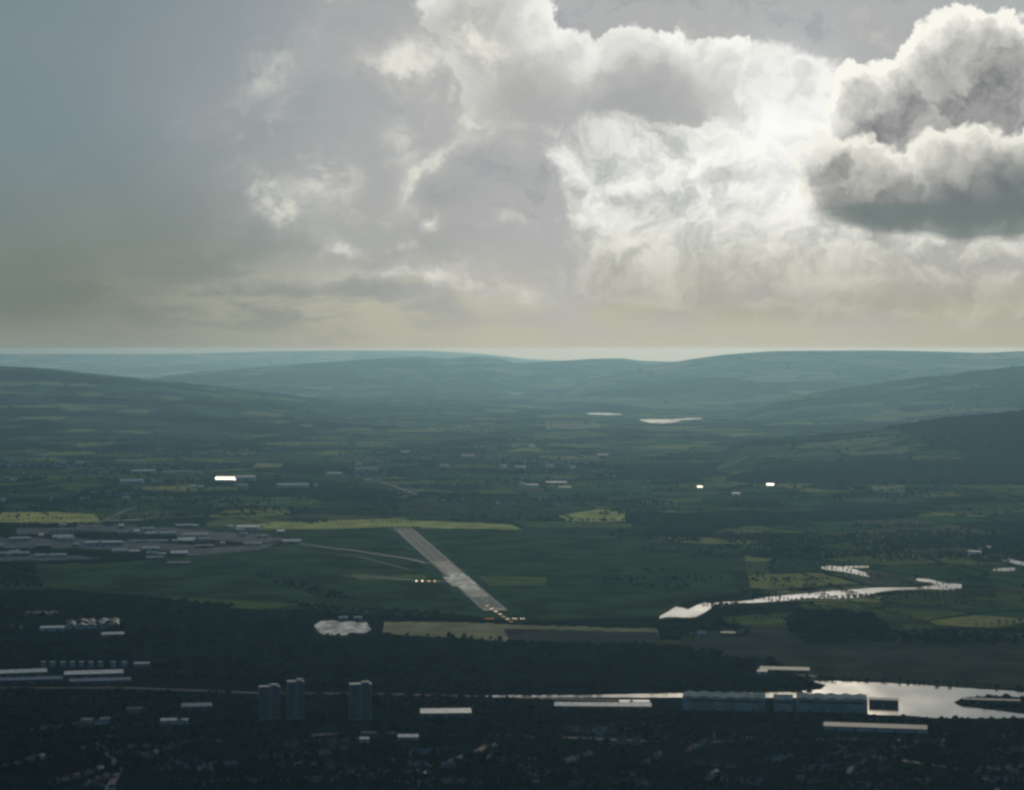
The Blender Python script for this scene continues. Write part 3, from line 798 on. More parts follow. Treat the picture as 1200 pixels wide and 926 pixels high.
# far woods, copses and hedgerows in the valley: one mass nobody could count
far = []
for k in range(420):
    py = 480 + 160 * rng.random() ** 1.2; px = rng.uniform(-150, 1350)
    if 612 < py < 735 and px < 870: continue
    c = P(px, py); n = int(rng.uniform(10, 60)); L = rng.uniform(60, 420); W = rng.uniform(15, 120); a = rng.normal(0.15, 0.4)
    t = rng.uniform(-1, 1, n) * L; u = rng.normal(0, 1, n) * W * 0.5
    far.append(np.stack([c[0] + t * math.cos(a) - u * math.sin(a), c[1] + t * math.sin(a) + u * math.cos(a), rng.uniform(8, 15, n)], 1))
for k in range(800):
    py = 485 + 250 * rng.random() ** 1.3; px = rng.uniform(-150, 1350)
    if 612 < py < 735 and px < 880: continue
    if py > 690 and px < 900: continue
    c = P(px, py); L = rng.uniform(60, 330); n = int(L / 9); a = rng.choice([0.35, 1.9]) + rng.normal(0, 0.12)
    t = np.linspace(-1, 1, n) * L
    far.append(np.stack([c[0] + t * math.cos(a), c[1] + t * math.sin(a), rng.uniform(4, 10, n)], 1))
# tree lines along the rivers and round the airfield
def line_trees(pts, step, h, jit=6):
    for a, b in zip(pts[:-1], pts[1:]):
        pa, pb = np.array(P(*a)[:2]), np.array(P(*b)[:2]); n = max(2, int(np.linalg.norm(pb - pa) / step))
        t = rng.random(n)[:, None]; q = pa + (pb - pa) * t + rng.normal(0, jit, (n, 2))
        far.append(np.concatenate([q, rng.uniform(h * 0.6, h * 1.3, (n, 1))], 1))
line_trees([(775, 726), (820, 728), (850, 722)], 12, 8)
line_trees([(300, 622), (460, 621), (612, 625), (760, 636), (870, 641)], 26, 5)
line_trees([(560, 728), (700, 733), (775, 734)], 10, 6)
line_trees([(950, 797), (1050, 799.5), (1130, 804), (1250, 810)], 10, 8)
line_trees([(620, 757), (700, 760), (770, 758)], 12, 12, 12)
line_trees([(450, 745), (560, 751), (620, 757)], 16, 12, 12)
line_trees([(600, 610), (660, 613), (740, 615)], 20, 8)
line_trees([(116, 614), (0, 614.5), (-100, 613)], 14, 8)
line_trees([(650, 592), (735, 594)], 16, 9)
line_trees([(1130, 640), (1200, 650), (1300, 655)], 16, 9, 20)
far = np.concatenate(far)
# nearest 300 in the picture become trees of their own
px = 600 + FPX * T[:, 0] / T[:, 1]; py = 410 + FPX * CAM_H / T[:, 1]
inview = (px > 2) & (px < 1198) & (py < 922)
order = np.argsort(np.where(inview, T[:, 1], 1e9))
own = order[:300]
own_set = np.zeros(len(T), bool); own_set[own] = True
OWN = T[own_set]; REST = T[~own_set]

def mass(name, pts, label, multi=True):
    x, y, h = pts[:, 0], pts[:, 1], pts[:, 2]
    gz = np.zeros(len(x)) if multi else np.array([ground_z(a_, b_) if b_ > 9000 else 0.0 for a_, b_ in zip(x, y)])
    r = h * rng.uniform(0.36, 0.56, len(h))
    Vs, Fs = [], []; off = 0
    lay = [(0, 0, 0.62, 1.0, 0.42)]
    if multi: lay = [(-0.45, 0.1, 0.52, 0.62, 0.34), (0.42, -0.2, 0.56, 0.60, 0.33), (0.05, 0.25, 0.74, 0.55, 0.27)]
    for ox, oy, oz, sr, sz in lay:
        C = np.stack([x + ox * r, y + oy * r, h * oz + gz], 1)
        V, F = blobs(C, r * sr, h * sz); Vs.append(V); Fs.append(F + off); off += len(V)
    V, F = np.concatenate(Vs), np.concatenate(Fs)
    me = fast_mesh(name, V, F); me.polygons.foreach_set('use_smooth', np.zeros(len(F), bool))
    o = link(name, me, M['crown']); tag(o, label, kind='stuff')
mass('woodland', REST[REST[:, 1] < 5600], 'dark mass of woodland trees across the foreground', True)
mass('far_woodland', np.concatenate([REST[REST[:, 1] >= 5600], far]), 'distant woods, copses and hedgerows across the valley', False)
print('TREES', len(REST), len(far))

def tree_meshes(seed, conifer=False):
    r = random.Random(seed)
    t = MB()
    H = 10.0
    t.cyl(0, 0, -0.5, H * 0.62, 0.32, 0.12, 7)
    for i in range(5):                                        # limbs
        a = r.uniform(0, 6.28); z = H * r.uniform(0.28, 0.5); L = r.uniform(1.5, 2.8)
        x1, y1, z1 = math.cos(a) * L, math.sin(a) * L, z + L * 0.8
        w = 0.09
        t.add([(w, 0, z), (-w, w, z), (-w, -w, z), (x1 + .03, y1, z1), (x1, y1 + .03, z1), (x1, y1 - .03, z1)], [(0, 1, 4, 3), (1, 2, 5, 4), (2, 0, 3, 5)])
    n = 22 if not conifer else 16
    C = []; Rr = []; Rz = []
    for i in range(n):
        if conifer:
            zz = 0.2 + 0.75 * i / n; rad = 2.0 * (1 - zz) + 0.2; a = r.uniform(0, 6.28)
            C.append((math.cos(a) * rad * 0.6, math.sin(a) * rad * 0.6, H * zz)); Rr.append(rad * 0.75); Rz.append(0.8)
        else:
            a = r.uniform(0, 6.28); q = r.random() ** 0.5; zz = r.uniform(-1, 1); rad = math.sqrt(max(0, 1 - zz * zz)) * q
            C.append((math.cos(a) * rad * 3.6, math.sin(a) * rad * 3.6, H * 0.62 + zz * 3.2)); s = r.uniform(0.8, 1.6); Rr.append(s); Rz.append(s * 0.8)
    V, F = blobs(np.array(C), np.array(Rr), np.array(Rz), 0.35)
    # loose leaf sprays that break the outline
    k = 140; a = rng.uniform(0, 6.28, k); zz = rng.uniform(-1, 1, k)
    if conifer: q = np.stack([np.cos(a) * (1 - zz) * 1.3, np.sin(a) * (1 - zz) * 1.3, H * 0.6 + zz * 3.9], 1)
    else: q = np.stack([np.cos(a) * np.sqrt(1 - zz ** 2) * 4.4, np.sin(a) * np.sqrt(1 - zz ** 2) * 4.4, H * 0.62 + zz * 3.9], 1)
    tri = q[:, None] + rng.normal(0, 0.45, (k, 3, 3))
    V = np.concatenate([V, tri.reshape(-1, 3)]); F = np.concatenate([F, np.arange(3 * k).reshape(-1, 3) + len(V) - 3 * k])
    return t.mesh('trunk'), fast_mesh('crown', V, F)
TM = [tree_meshes(i, i == 4) for i in range(5)]
for m_ in TM: m_[0].materials.append(M['bark']); m_[1].materials.append(M['crown'])
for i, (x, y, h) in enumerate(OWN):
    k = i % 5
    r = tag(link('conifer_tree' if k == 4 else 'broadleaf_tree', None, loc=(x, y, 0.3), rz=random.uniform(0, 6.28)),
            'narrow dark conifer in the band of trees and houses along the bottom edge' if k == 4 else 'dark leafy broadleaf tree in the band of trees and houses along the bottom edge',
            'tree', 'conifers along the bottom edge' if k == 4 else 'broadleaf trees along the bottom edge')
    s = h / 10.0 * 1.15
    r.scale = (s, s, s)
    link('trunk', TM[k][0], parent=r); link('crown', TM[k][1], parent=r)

# ================================================================== buildings
def building(px0, px1, py, h, depth, wall, roof, label, cat='building', style='gable', name='warehouse', group=None, rz=None, doors=2, hill_=False, tilt=0.0):
    """px0..px1 front width and py base line in the photo; h and depth in metres"""
    cx = (px0 + px1) / 2
    c = Phill(cx, py) if hill_ else P(cx, py)
    w = (px1 - px0) / FPX * c[1]
    if rz is None: rz = -math.atan2(c[0], c[1]) + random.uniform(-0.05, 0.05)
    root = tag(link(name, None, loc=(c[0], c[1] + depth * 0.5, c[2]), rz=rz), label, cat, group)
    a, d = w / 2, depth / 2
    link('wall', MB().box(-a, a, -d, d, -3, h).mesh('wall'), M[wall], root)
    if style == 'gable':
        link('roof', MB().gable(-a - .5, a + .5, -d - .5, d + .5, h + 0.02, h + max(1.2, depth * 0.09)).mesh('roof'), M[roof], root)
    elif style == 'steep':
        link('roof', MB().gable(-a - .4, a + .4, -d - .4, d + .4, h + 0.02, h + depth * 0.35).mesh('roof'), M[roof], root)
    elif style == 'mono':
        rf = MB().mono(-a - .4, a + .4, -d - .4, d + .4, h + 0.02, h + 0.4, h + 0.4 + math.tan(R(tilt or 6)) * depth)
        link('roof', rf.mesh('roof'), M[roof], root)
    elif style == 'multi':
        k = max(2, int(w / 24)); mb = MB()
        for i in range(k):
            x0 = -a + w * i / k; x1 = -a + w * (i + 1) / k; xm = (x0 + x1) / 2
            mb.add([(x0, -d, h + .02), (x1, -d, h + .02), (x1, d, h + .02), (x0, d, h + .02), (xm, -d, h + 3), (xm, d, h + 3)],
                   [(0, 3, 2, 1), (0, 1, 4), (1, 2, 5, 4), (2, 3, 5), (3, 0, 4, 5)])
        link('roof', mb.mesh('roof'), M[roof], root)
    elif style == 'saw':                                   # saw-tooth roof, glazed steep sides, sheeted slopes facing east
        k = 8; mb = MB(); q = math.tan(R(35)) * w / k
        for i in range(k):
            x0 = -a + w * i / k; x1 = x0 + w / k - 0.01
            mb.add([(x0, -d, h + .02), (x1, -d, h + .02), (x1, d, h + .02), (x0, d, h + .02), (x0, -d, h + q), (x0, d, h + q + d * 0.25)],
                   [(0, 3, 2, 1), (0, 1, 4), (1, 2, 5, 4), (2, 3, 5), (3, 0, 4, 5)])
        link('roof', mb.mesh('roof'), M[roof], root)
    else:
        rf = link('roof', MB().box(-a + .3, a - .3, -d + .3, d - .3, h + 0.02, h + 0.25).mesh('roof'), M[roof], root)
        mb = MB().box(-a, a, -d, -d + .3, h + .02, h + .9).box(-a, a, d - .3, d, h + .02, h + .9).box(-a, -a + .3, -d + .3, d - .3, h + .02, h + .9).box(a - .3, a, -d + .3, d - .3, h + .02, h + .9)
        link('parapet', mb.mesh('parapet'), M[wall], root)
        link('roof_plant', MB().box(-a * .3, -a * .1, -d * .4, d * .1, h + .27, h + 2.4).mesh('roof_plant'), M['grey_roof'], root)
    for i in range(doors):
        x = -a + w * (i + 0.6) / (doors + 0.2); q = min(3.0, w * 0.1)
        link('door', MB().box(x - q, x + q, -d - .12, -d - .003, 0, min(5.0, h * .6)).mesh('door'), M['door'], root)
    link('window', MB().box(-a * .9, a * .9, -d - .08, -d - .003, h * .68, h * .84).mesh('window'), M['glass'], root)
    return root

# --- the long river-side halls
building(802, 899, 833, 24, 60, 'teal_clad', 'teal_clad', 'long pale teal riverside hall at the left end of the quay row', 'hall', 'multi', 'shipyard_hall', doors=4)
building(909, 931, 834, 23, 55, 'teal_clad', 'teal_clad', 'narrow pale teal riverside hall between the two long halls', 'hall', 'gable', 'shipyard_hall', doors=1)
building(936, 1019, 835, 24, 60, 'teal_clad', 'teal_clad', 'long pale teal riverside hall at the right end, next to open water', 'hall', 'multi', 'shipyard_hall', doors=3)
building(1020, 1054, 829, 14, 26, 'dark_clad', 'dark_clad', 'low dark brown shed standing out into the wide river', 'shed', 'gable', 'river_shed', doors=1)
building(1130, 1196, 826, 9, 18, 'dark_clad', 'grey_roof', 'long low dark shed on the quay at the right edge of the river', 'shed', 'gable', 'quay_shed', doors=2)
building(865, 886, 779, 6, 30, 'dark_clad', 'shiny_metal', 'small shed with a pale blue-grey roof at the wood edge above the river', 'shed', 'gable', 'shed', doors=1)
building(892, 950, 789, 7, 40, 'dark_clad', 'grey_roof', 'long dull grey-roofed shed just above the bend of the wide river', 'shed', 'gable', 'shed', doors=2)
building(888, 900, 791, 7, 26, 'pale_clad', 'white_metal', 'small whitish building beside the long grey shed above the river', 'building', 'gable', 'shed', doors=1)
building(968, 1088, 858, 8, 40, 'pale_clad', 'grey_roof', 'very long low pale building below the wide river on the right', 'factory', 'gable', 'factory', doors=5)
# --- foreground
building(650, 764, 832, 7, 42, 'dark_clad', 'white_metal', 'very long pale-roofed shed below the river channel', 'warehouse', 'gable', 'warehouse', doors=5)
building(726, 762, 829.5, 10, 30, 'dark_clad', 'pale_clad', 'dull green-grey block behind the right end of the very long shed', 'warehouse', 'flat', 'warehouse', doors=1)
building(492, 552, 841, 8, 36, 'dark_clad', 'white_metal', 'flat pale roof strip of a shed right of the tower blocks', 'warehouse', 'mono', 'warehouse', doors=3, tilt=4)
building(466, 490, 868, 6, 28, 'render_b', 'white_metal', 'small pale-roofed hall among trees under the long roof strip', 'hall', 'gable', 'hall', doors=1)
building(421, 432, 871, 7, 20, 'render_w', 'white_metal', 'small whitish building below the right tower block', 'building', 'gable', 'hall', doors=1)
building(187, 206, 849, 7, 26, 'render_w', 'white_metal', 'bright white low building left of the tower blocks', 'building', 'gable', 'hall', doors=1)
building(212, 220, 849, 7, 22, 'render_w', 'white_metal', 'small white block beside the bright white low building', 'building', 'gable', 'hall', doors=1)
building(94, 107, 848, 6, 24, 'render_b', 'grey_roof', 'dull grey-roofed shed, left one of a pair in the lower left', 'shed', 'gable', 'shed', doors=1)
building(116, 127, 847, 6, 24, 'render_b', 'grey_roof', 'dull pinkish shed, right one of a pair in the lower left', 'shed', 'gable', 'shed', doors=1)
building(211, 246, 833, 8, 40, 'dark_clad', 'blue_roof', 'blue-grey roofed depot left of the tower blocks', 'depot', 'gable', 'depot', doors=2)
building(147, 165, 836, 8, 26, 'render_b', 'slate', 'dark brown building left of the blue-grey depot', 'building', 'gable', 'depot', doors=1)
building(-20, 52, 794, 9, 36, 'dark_clad', 'white_metal', 'long pale-roofed warehouse at the left edge, upper row', 'warehouse', 'mono', 'warehouse', doors=4, tilt=3)
building(74, 142, 795, 9, 36, 'dark_clad', 'white_metal', 'long pale-roofed warehouse right of the gap in the upper row', 'warehouse', 'mono', 'warehouse', doors=4, tilt=3)
building(-20, 70, 802, 9, 34, 'dark_clad', 'blue_roof', 'long blue-grey warehouse at the left edge, lower row', 'warehouse', 'gable', 'warehouse', doors=4)
building(80, 151, 803, 9, 34, 'dark_clad', 'blue_roof', 'long blue-grey warehouse in the lower row, right half', 'warehouse', 'gable', 'warehouse', doors=4)
building(156, 174, 782, 7, 28, 'dark_clad', 'pale_clad', 'short pale-roofed shed at the right end of the row of small sheds', 'shed', 'gable', 'shed', doors=1)
for i, x in enumerate((50, 61, 73, 84, 95, 106, 117, 132, 145)):
    building(x - 2.6, x + 2.6, 782, 11, 12, 'pale_clad', 'pale_clad', 'small upright pale shed in the even row behind the long warehouses', 'shed', 'gable', 'shed', 'even row of small sheds', doors=1)
building(27, 64, 724, 8, 60, 'dark_clad', 'grey_roof', 'grey-roofed factory at the back of the left industrial estate', 'factory', 'gable', 'factory', doors=2)
building(46, 74, 740, 8, 26, 'pale_clad', 'white_metal', 'factory with the brightest white roof of the left industrial estate', 'factory', 'mono', 'factory', doors=2, tilt=4)
building(72, 134, 737, 9, 110, 'pale_clad', 'grey_roof', 'huge brownish grey flat-roofed factory of the left industrial estate', 'factory', 'multi', 'factory', doors=4)
building(118, 144, 747, 7, 26, 'dark_clad', 'white_metal', 'narrow pale-roofed shed in front of the huge grey factory', 'shed', 'mono', 'shed', doors=1, tilt=4)
building(-20, 23, 738, 7, 26, 'pale_clad', 'grey_roof', 'olive-grey low shed at the left edge of the industrial estate', 'shed', 'gable', 'shed', doors=2)
building(397, 407, 727, 8, 14, 'render_w', 'white_metal', 'left of two small white sheds behind the pale gravel yard', 'shed', 'gable', 'shed', doors=1)
building(414, 424, 727, 8, 14, 'render_w', 'white_metal', 'right of two small white sheds behind the pale gravel yard', 'shed', 'gable', 'shed', doors=1)
building(818, 828, 746, 8, 14, 'render_w', 'white_metal', 'white farmhouse in trees under the river bend', 'farmhouse', 'steep', 'farmhouse', doors=1)
building(845, 862, 745, 7, 16, 'render_b', 'grey_roof', 'dull pink-grey farm shed right of the white farmhouse', 'shed', 'gable', 'shed', doors=1)
building(826, 834, 779, 6, 12, 'render_w', 'grey_roof', 'small pale cottage at the top of the wood above the river', 'cottage', 'steep', 'cottage', doors=1)
# --- the white tower by the dark wood
c = P(1005.5, 717.5)
wt = tag(link('white_tower', None, loc=(c[0], c[1], 0)), 'small white tower standing behind the dark round wood by the river', 'tower')
link('wall', MB().box(-4.5, 4.5, -4, 4, 0, 13).mesh('wall'), M['render_w'], wt)
link('roof', MB().add([(-4.8, -4.3, 13.02), (4.8, -4.3, 13.02), (4.8, 4.3, 13.02), (-4.8, 4.3, 13.02), (0, 0, 17)], [(0, 3, 2, 1), (0, 1, 4), (1, 2, 4), (2, 3, 4), (3, 0, 4)]).mesh('roof'), M['white_metal'], wt)
link('window', MB().box(-.8, .8, -4.1, -4.003, 7, 10).mesh('window'), M['glass'], wt)
# --- mid valley
building(252, 275, 566, 13, 70, 'white_metal', 'shiny_metal', 'huge warehouse whose roof flashes pure white in the sun', 'warehouse', 'saw', 'warehouse', doors=4, rz=0.0)
building(275.5, 298, 563.5, 20, 60, 'pale_clad', 'white_metal', 'pinkish white warehouse joined to the right of the flashing one', 'warehouse', 'mono', 'warehouse', doors=4, tilt=3)
building(275, 289, 571.5, 12, 60, 'pale_clad', 'grey_roof', 'dull grey shed in front of the pinkish white warehouse', 'shed', 'gable', 'shed', doors=2)
building(222, 229, 572.5, 12, 40, 'white_metal', 'white_metal', 'small bright white block left of the flashing warehouse', 'building', 'mono', 'shed', doors=1, tilt=4)
building(231, 238, 572.5, 10, 40, 'pale_clad', 'white_metal', 'small pale block just right of the small bright white block', 'building', 'mono', 'shed', doors=1, tilt=2)
building(324, 361, 571.5, 14, 60, 'pale_clad', 'white_metal', 'long thin pale warehouse right of the flashing warehouse', 'warehouse', 'gable', 'warehouse', doors=4)
building(368, 372.5, 570.5, 12, 30, 'white_metal', 'white_metal', 'tiny white building past the end of the long thin pale warehouse', 'building', 'gable', 'shed', doors=1)
building(383, 400, 557.5, 13, 50, 'pale_clad', 'white_metal', 'pale blue-white shed above the road bend', 'shed', 'gable', 'shed', doors=2)
building(153, 181, 555, 14, 70, 'pale_clad', 'white_metal', 'upper of two pale long sheds above the road junction', 'warehouse', 'gable', 'warehouse', doors=3)
building(140, 167, 567, 15, 60, 'pale_clad', 'white_metal', 'lower of two pale long sheds above the road junction', 'warehouse', 'gable', 'warehouse', doors=3)
building(190, 222, 555, 11, 60, 'pale_clad', 'grey_roof', 'faint long grey shed right of the upper pale long shed', 'warehouse', 'gable', 'warehouse', doors=3)
building(276, 303, 622, 13, 60, 'white_metal', 'white_metal', 'bright white hangar at the corner of the airfield and yellow field', 'hangar', 'mono', 'hangar', doors=3, tilt=3)
building(98, 142, 639.5, 11, 50, 'pale_clad', 'white_metal', 'long pale terminal building in the middle of the apron', 'terminal', 'flat', 'terminal', doors=5)
building(817.5, 823.5, 573, 8, 30, 'shiny_metal', 'shiny_metal', 'left of two small sheds flashing white right of centre', 'shed', 'mono', 'shed', doors=1, tilt=7.2)
building(899, 907.5, 571, 10, 40, 'shiny_metal', 'shiny_metal', 'right of two small sheds flashing white, the brighter one', 'shed', 'mono', 'shed', doors=1, tilt=7.2)
building(858, 868, 581, 10, 40, 'pale_clad', 'grey_roof', 'faint grey shed between the two flashing sheds', 'shed', 'gable', 'shed', doors=1)
building(515, 526, 548, 15, 50, 'white_metal', 'white_metal', 'pale block in the far town, upper middle', 'building', 'flat', 'building', doors=1)
building(586, 594, 549, 18, 50, 'white_metal', 'white_metal', 'cream white block in the far town above the fields', 'building', 'flat', 'building', doors=1)
building(640, 648, 549, 18, 40, 'white_metal', 'white_metal', 'left of a pair of white blocks above the yellow field', 'building', 'flat', 'building', doors=1)
building(668, 674, 550.5, 15, 40, 'white_metal', 'white_metal', 'right of a pair of white blocks above the yellow field', 'building', 'flat', 'building', doors=1)
building(609, 615, 570, 15, 40, 'white_metal', 'white_metal', 'small white block at the left end of a low pale shed', 'building', 'flat', 'building', doors=1)
building(616, 631, 570.5, 9, 40, 'pale_clad', 'white_metal', 'low pale shed left of the bright strip shed', 'shed', 'gable', 'shed', doors=2)
building(640, 664, 568, 11, 50, 'pale_clad', 'white_metal', 'bright strip-like shed above the yellow field', 'shed', 'gable', 'shed', doors=2)
building(655, 670, 573, 8, 40, 'pale_clad', 'grey_roof', 'duller shed just below the bright strip-like shed', 'shed', 'gable', 'shed', doors=2)
building(440, 448, 543.5, 15, 40, 'brick', 'white_metal', 'pinkish block in the far town above the road bend', 'building', 'flat', 'building', doors=1)
building(427, 437, 564.5, 10, 30, 'pale_clad', 'white_metal', 'pale shed at the upper end of the slanting road', 'shed', 'gable', 'shed', doors=1)
building(441, 448, 565, 14, 30, 'white_metal', 'white_metal', 'small white block beside the slanting road', 'building', 'flat', 'building', doors=1)
building(1136, 1150, 651, 12, 30, 'white_metal', 'white_metal', 'white building with a raised end near the right-hand river loop', 'building', 'gable', 'building', doors=2)
building(1148, 1151, 649.5, 20, 10, 'white_metal', 'white_metal', 'slim white tower beside the white building near the right-hand river loop', 'tower', 'flat', 'tower', doors=1)
building(1157, 1162, 644.5, 11, 20, 'white_metal', 'white_metal', 'tiny pale hut above and right of the white river-loop building', 'hut', 'gable', 'hut', doors=1)
building(563, 575, 460.5, 30, 80, 'white_metal', 'white_metal', 'bright white building alone on the far hillside', 'building', 'flat', 'building', hill_=True, doors=1)
building(584, 590, 462, 26, 60, 'white_metal', 'white_metal', 'fainter pale block right of the bright white hillside building', 'building', 'flat', 'building', hill_=True, doors=1)
building(596, 612, 462.5, 12, 60, 'pale_clad', 'white_metal', 'long faint roof, farthest right of the hillside buildings', 'building', 'gable', 'building', hill_=True, doors=1)
# --- sheds round the apron and in the far suburbs that nothing tells apart
AP = [(57, 90, 623, 8), (10, 34, 634, 9), (130, 148, 648.5, 8), (150, 163, 649, 8), (-10, 32, 652, 8), (40, 76, 653, 7), (125, 165, 612, 6), (170, 205, 627, 7), (195, 222, 662, 6), (165, 179, 622, 8),
      (213, 242, 629, 6), (280, 289, 628.5, 10), (300, 313, 630.5, 8), (257, 263, 640, 11), (285, 306, 639.5, 7), (330, 352, 637, 7), (200, 226, 636, 7), (228, 250, 642, 7), (40, 58, 642, 8), (150, 196, 636, 6), (60, 84, 632, 8), (170, 190, 656, 7)]
for _ in range(26):
    x_ = random.uniform(-20, 330); y_ = random.uniform(617, 655) - max(0, x_ - 200) * 0.04; w_ = random.choice([6, 9, 12, 20])
    AP.append((x_, x_ + w_, y_, random.uniform(5, 10)))
for x0, x1, y, h in AP:
    building(x0, x1, y, h, 40, random.choice(['pale_clad', 'dark_clad', 'pale_clad']), random.choice(['grey_roof', 'white_metal', 'blue_roof', 'pale_clad']),
             'one of the many low pale-roofed sheds crowding the blue-grey apron', 'shed', random.choice(['gable', 'flat', 'mono']), 'airport_shed', 'low sheds around the apron', doors=2)
FS = [(5, 25, 542), (37, 50, 533), (63, 77, 543), (88, 97, 543.5), (137, 153, 542), (115, 126, 555.5), (178, 190, 566), (6, 19, 564), (57, 63, 586), (93, 103, 586.5), (143, 150, 586), (0, 5, 589), (223, 235, 555), (417, 424, 546.5), (416, 445, 552),
      (600, 608, 524.5), (620, 627, 525), (604, 616, 549), (700, 712, 535), (470, 480, 531), (540, 556, 536), (330, 340, 520), (250, 262, 531), (180, 190, 528), (120, 134, 520), (345, 356, 491), (352, 366, 500), (420, 428, 487)]
for x0, x1, y in FS:
    building(x0, x1, y, random.uniform(9, 14), 40, random.choice(['pale_clad', 'render_w', 'white_metal']), random.choice(['grey_roof', 'white_metal', 'pale_clad']),
             'one of the faint pale blocks scattered through the far suburbs', 'building', random.choice(['gable', 'flat']), 'suburb_block', 'faint blocks in the far suburbs', doors=1, hill_=y < 530)

# --- tower blocks
def tower(px0, px1, py, py_top, label, extra=False):
    c = P((px0 + px1) / 2, py); sc = c[1] / FPX
    w = (px1 - px0) * sc; h = (py - py_top) * sc; d = 18.0
    root = tag(link('tower_block', None, loc=(c[0], c[1] + d / 2, 0), rz=-math.atan2(c[0], c[1]) + 0.06), label, 'tower block', 'tower blocks')
    a = w / 2
    mb = MB().box(-a, a, -d / 2, d / 2, 0, h)
    mb.box(-a - .4, -a - .003, -d / 2 + 2, d / 2 - 2, 0, h - .5).box(a + .003, a + .4, -d / 2 + 2, d / 2 - 2, 0, h - .5)
    link('wall', mb.mesh('wall'), M['tower'], root)
    n = int(h / 2.8)
    for i in range(1, n):
        z = i * h / n
        link('window_band', MB().box(-a * .92, -a * .12, -d / 2 - .06, -d / 2 - .003, z + .5, z + 1.9).box(a * .12, a * .92, -d / 2 - .06, -d / 2 - .003, z + .5, z + 1.9).mesh('window_band'), M['glass'], root)
        link('balcony', MB().box(-a * .10, a * .10, -d / 2 - 1.1, -d / 2 - .003, z + .1, z + 1.1).mesh('balcony'), M['pale_clad'], root)
    rf = link('roof', MB().box(-a - .3, a + .3, -d / 2 - .3, d / 2 + .3, h + .003, h + .6).mesh('roof'), M['grey_roof'], root)
    link('lift_housing', MB().box(a * .1, a * .8, -4, 5, h + .62, h + 4.2).mesh('lift_housing'), M['white_metal'], rf)
    return root
tower(303, 327, 843, 805, 'leftmost grey tower block, the widest of the left pair')
tower(336, 356, 843, 799, 'middle grey tower block, slightly the tallest of the three')
tower(409, 435, 844, 802, 'rightmost grey tower block, standing apart from the pair')

# ================================================================== houses
def house_meshes(w, d, h, roofh):
    wall = MB().box(-w / 2, w / 2, -d / 2, d / 2, -1, h).mesh('wall')
    roof = MB().gable(-w / 2 - .3, w / 2 + .3, -d / 2 - .4, d / 2 + .4, h + .02, h + roofh).mesh('roof')
    ch = MB().box(w * .28, w * .28 + 1.2, -.5, .5, h + roofh * .6, h + roofh + 1.3).mesh('chimney')
    win = MB()
    for x in (-w * .1,):
        for z in (3.6,): win.box(x - .8, x + .8, -d / 2 - .06, -d / 2 - .003, z, z + 1.2)
    return wall, roof, ch, win.mesh('window')
HM = []
for wmat, rmat, dims in (('render_w', 'slate', (9, 8, 5.4, 3.0)), ('render_b', 'slate', (16, 8.5, 5.4, 3.0)), ('brick', 'slate', (10, 8, 5.4, 3.2)), ('render_w', 'grey_roof', (24, 9, 5.6, 3.0)), ('render_b', 'brick', (12, 8, 5.2, 2.8))):
    ms = house_meshes(*dims)
    for m_, k in zip(ms, (wmat, rmat, 'brick', 'glass')): m_.materials.append(M[k])
    HM.append(ms)
HL = [('small pale-walled house with a slate roof among the dark trees of the near suburb', 'pale-walled houses of the near suburb'),
      ('brown-walled semi-detached house among the dark trees of the near suburb', 'brown-walled houses of the near suburb'),
      ('red brick house with a slate roof among the dark trees of the near suburb', 'brick houses of the near suburb'),
      ('long pale terrace of houses among the dark trees of the near suburb', 'pale terraces of the near suburb'),
      ('brown-walled house with a reddish roof among the dark trees of the near suburb', 'red-roofed houses of the near suburb')]
hp = []
for k in range(60):                                    # short streets of houses
    sx, sy = rng.uniform(-20, 1220), 852 + 70 * rng.random() ** 0.9
    c = P(sx, sy); a = rng.choice([0.4, -0.5, 1.2, 0.1]) + rng.normal(0, 0.15); n = int(rng.integers(3, 8))
    for i in range(n):
        hp.append((c[0] + math.cos(a) * 26 * i, c[1] + math.sin(a) * 26 * i, a, int(rng.choice([0, 1, 1, 2, 3, 4]))))
hp = [q for q in hp if q[1] < 4050][:290]
# brighter houses one can pick out at the bottom edge
for sx, sy in ((530, 913), (556, 915), (576, 917), (612, 901), (628, 917), (725, 920), (735, 911), (683, 917), (492, 904), (525, 899), (240, 903), (205, 899), (240, 862), (1000, 905), (1180, 915), (1010, 912)):
    c = P(sx, sy); hp.append((c[0], c[1], rng.normal(0.1, 0.3), 3 if rng.random() < 0.4 else 0))
for x, y, a, k in hp:
    r = tag(link('terrace' if k == 3 else 'house', None, loc=(x, y, 0.3), rz=a), HL[k][0], 'house', HL[k][1])
    wl, rf, ch, wi = HM[k]
    link('wall', wl, parent=r); ro = link('roof', rf, parent=r); link('chimney', ch, parent=ro); link('window', wi, parent=r)

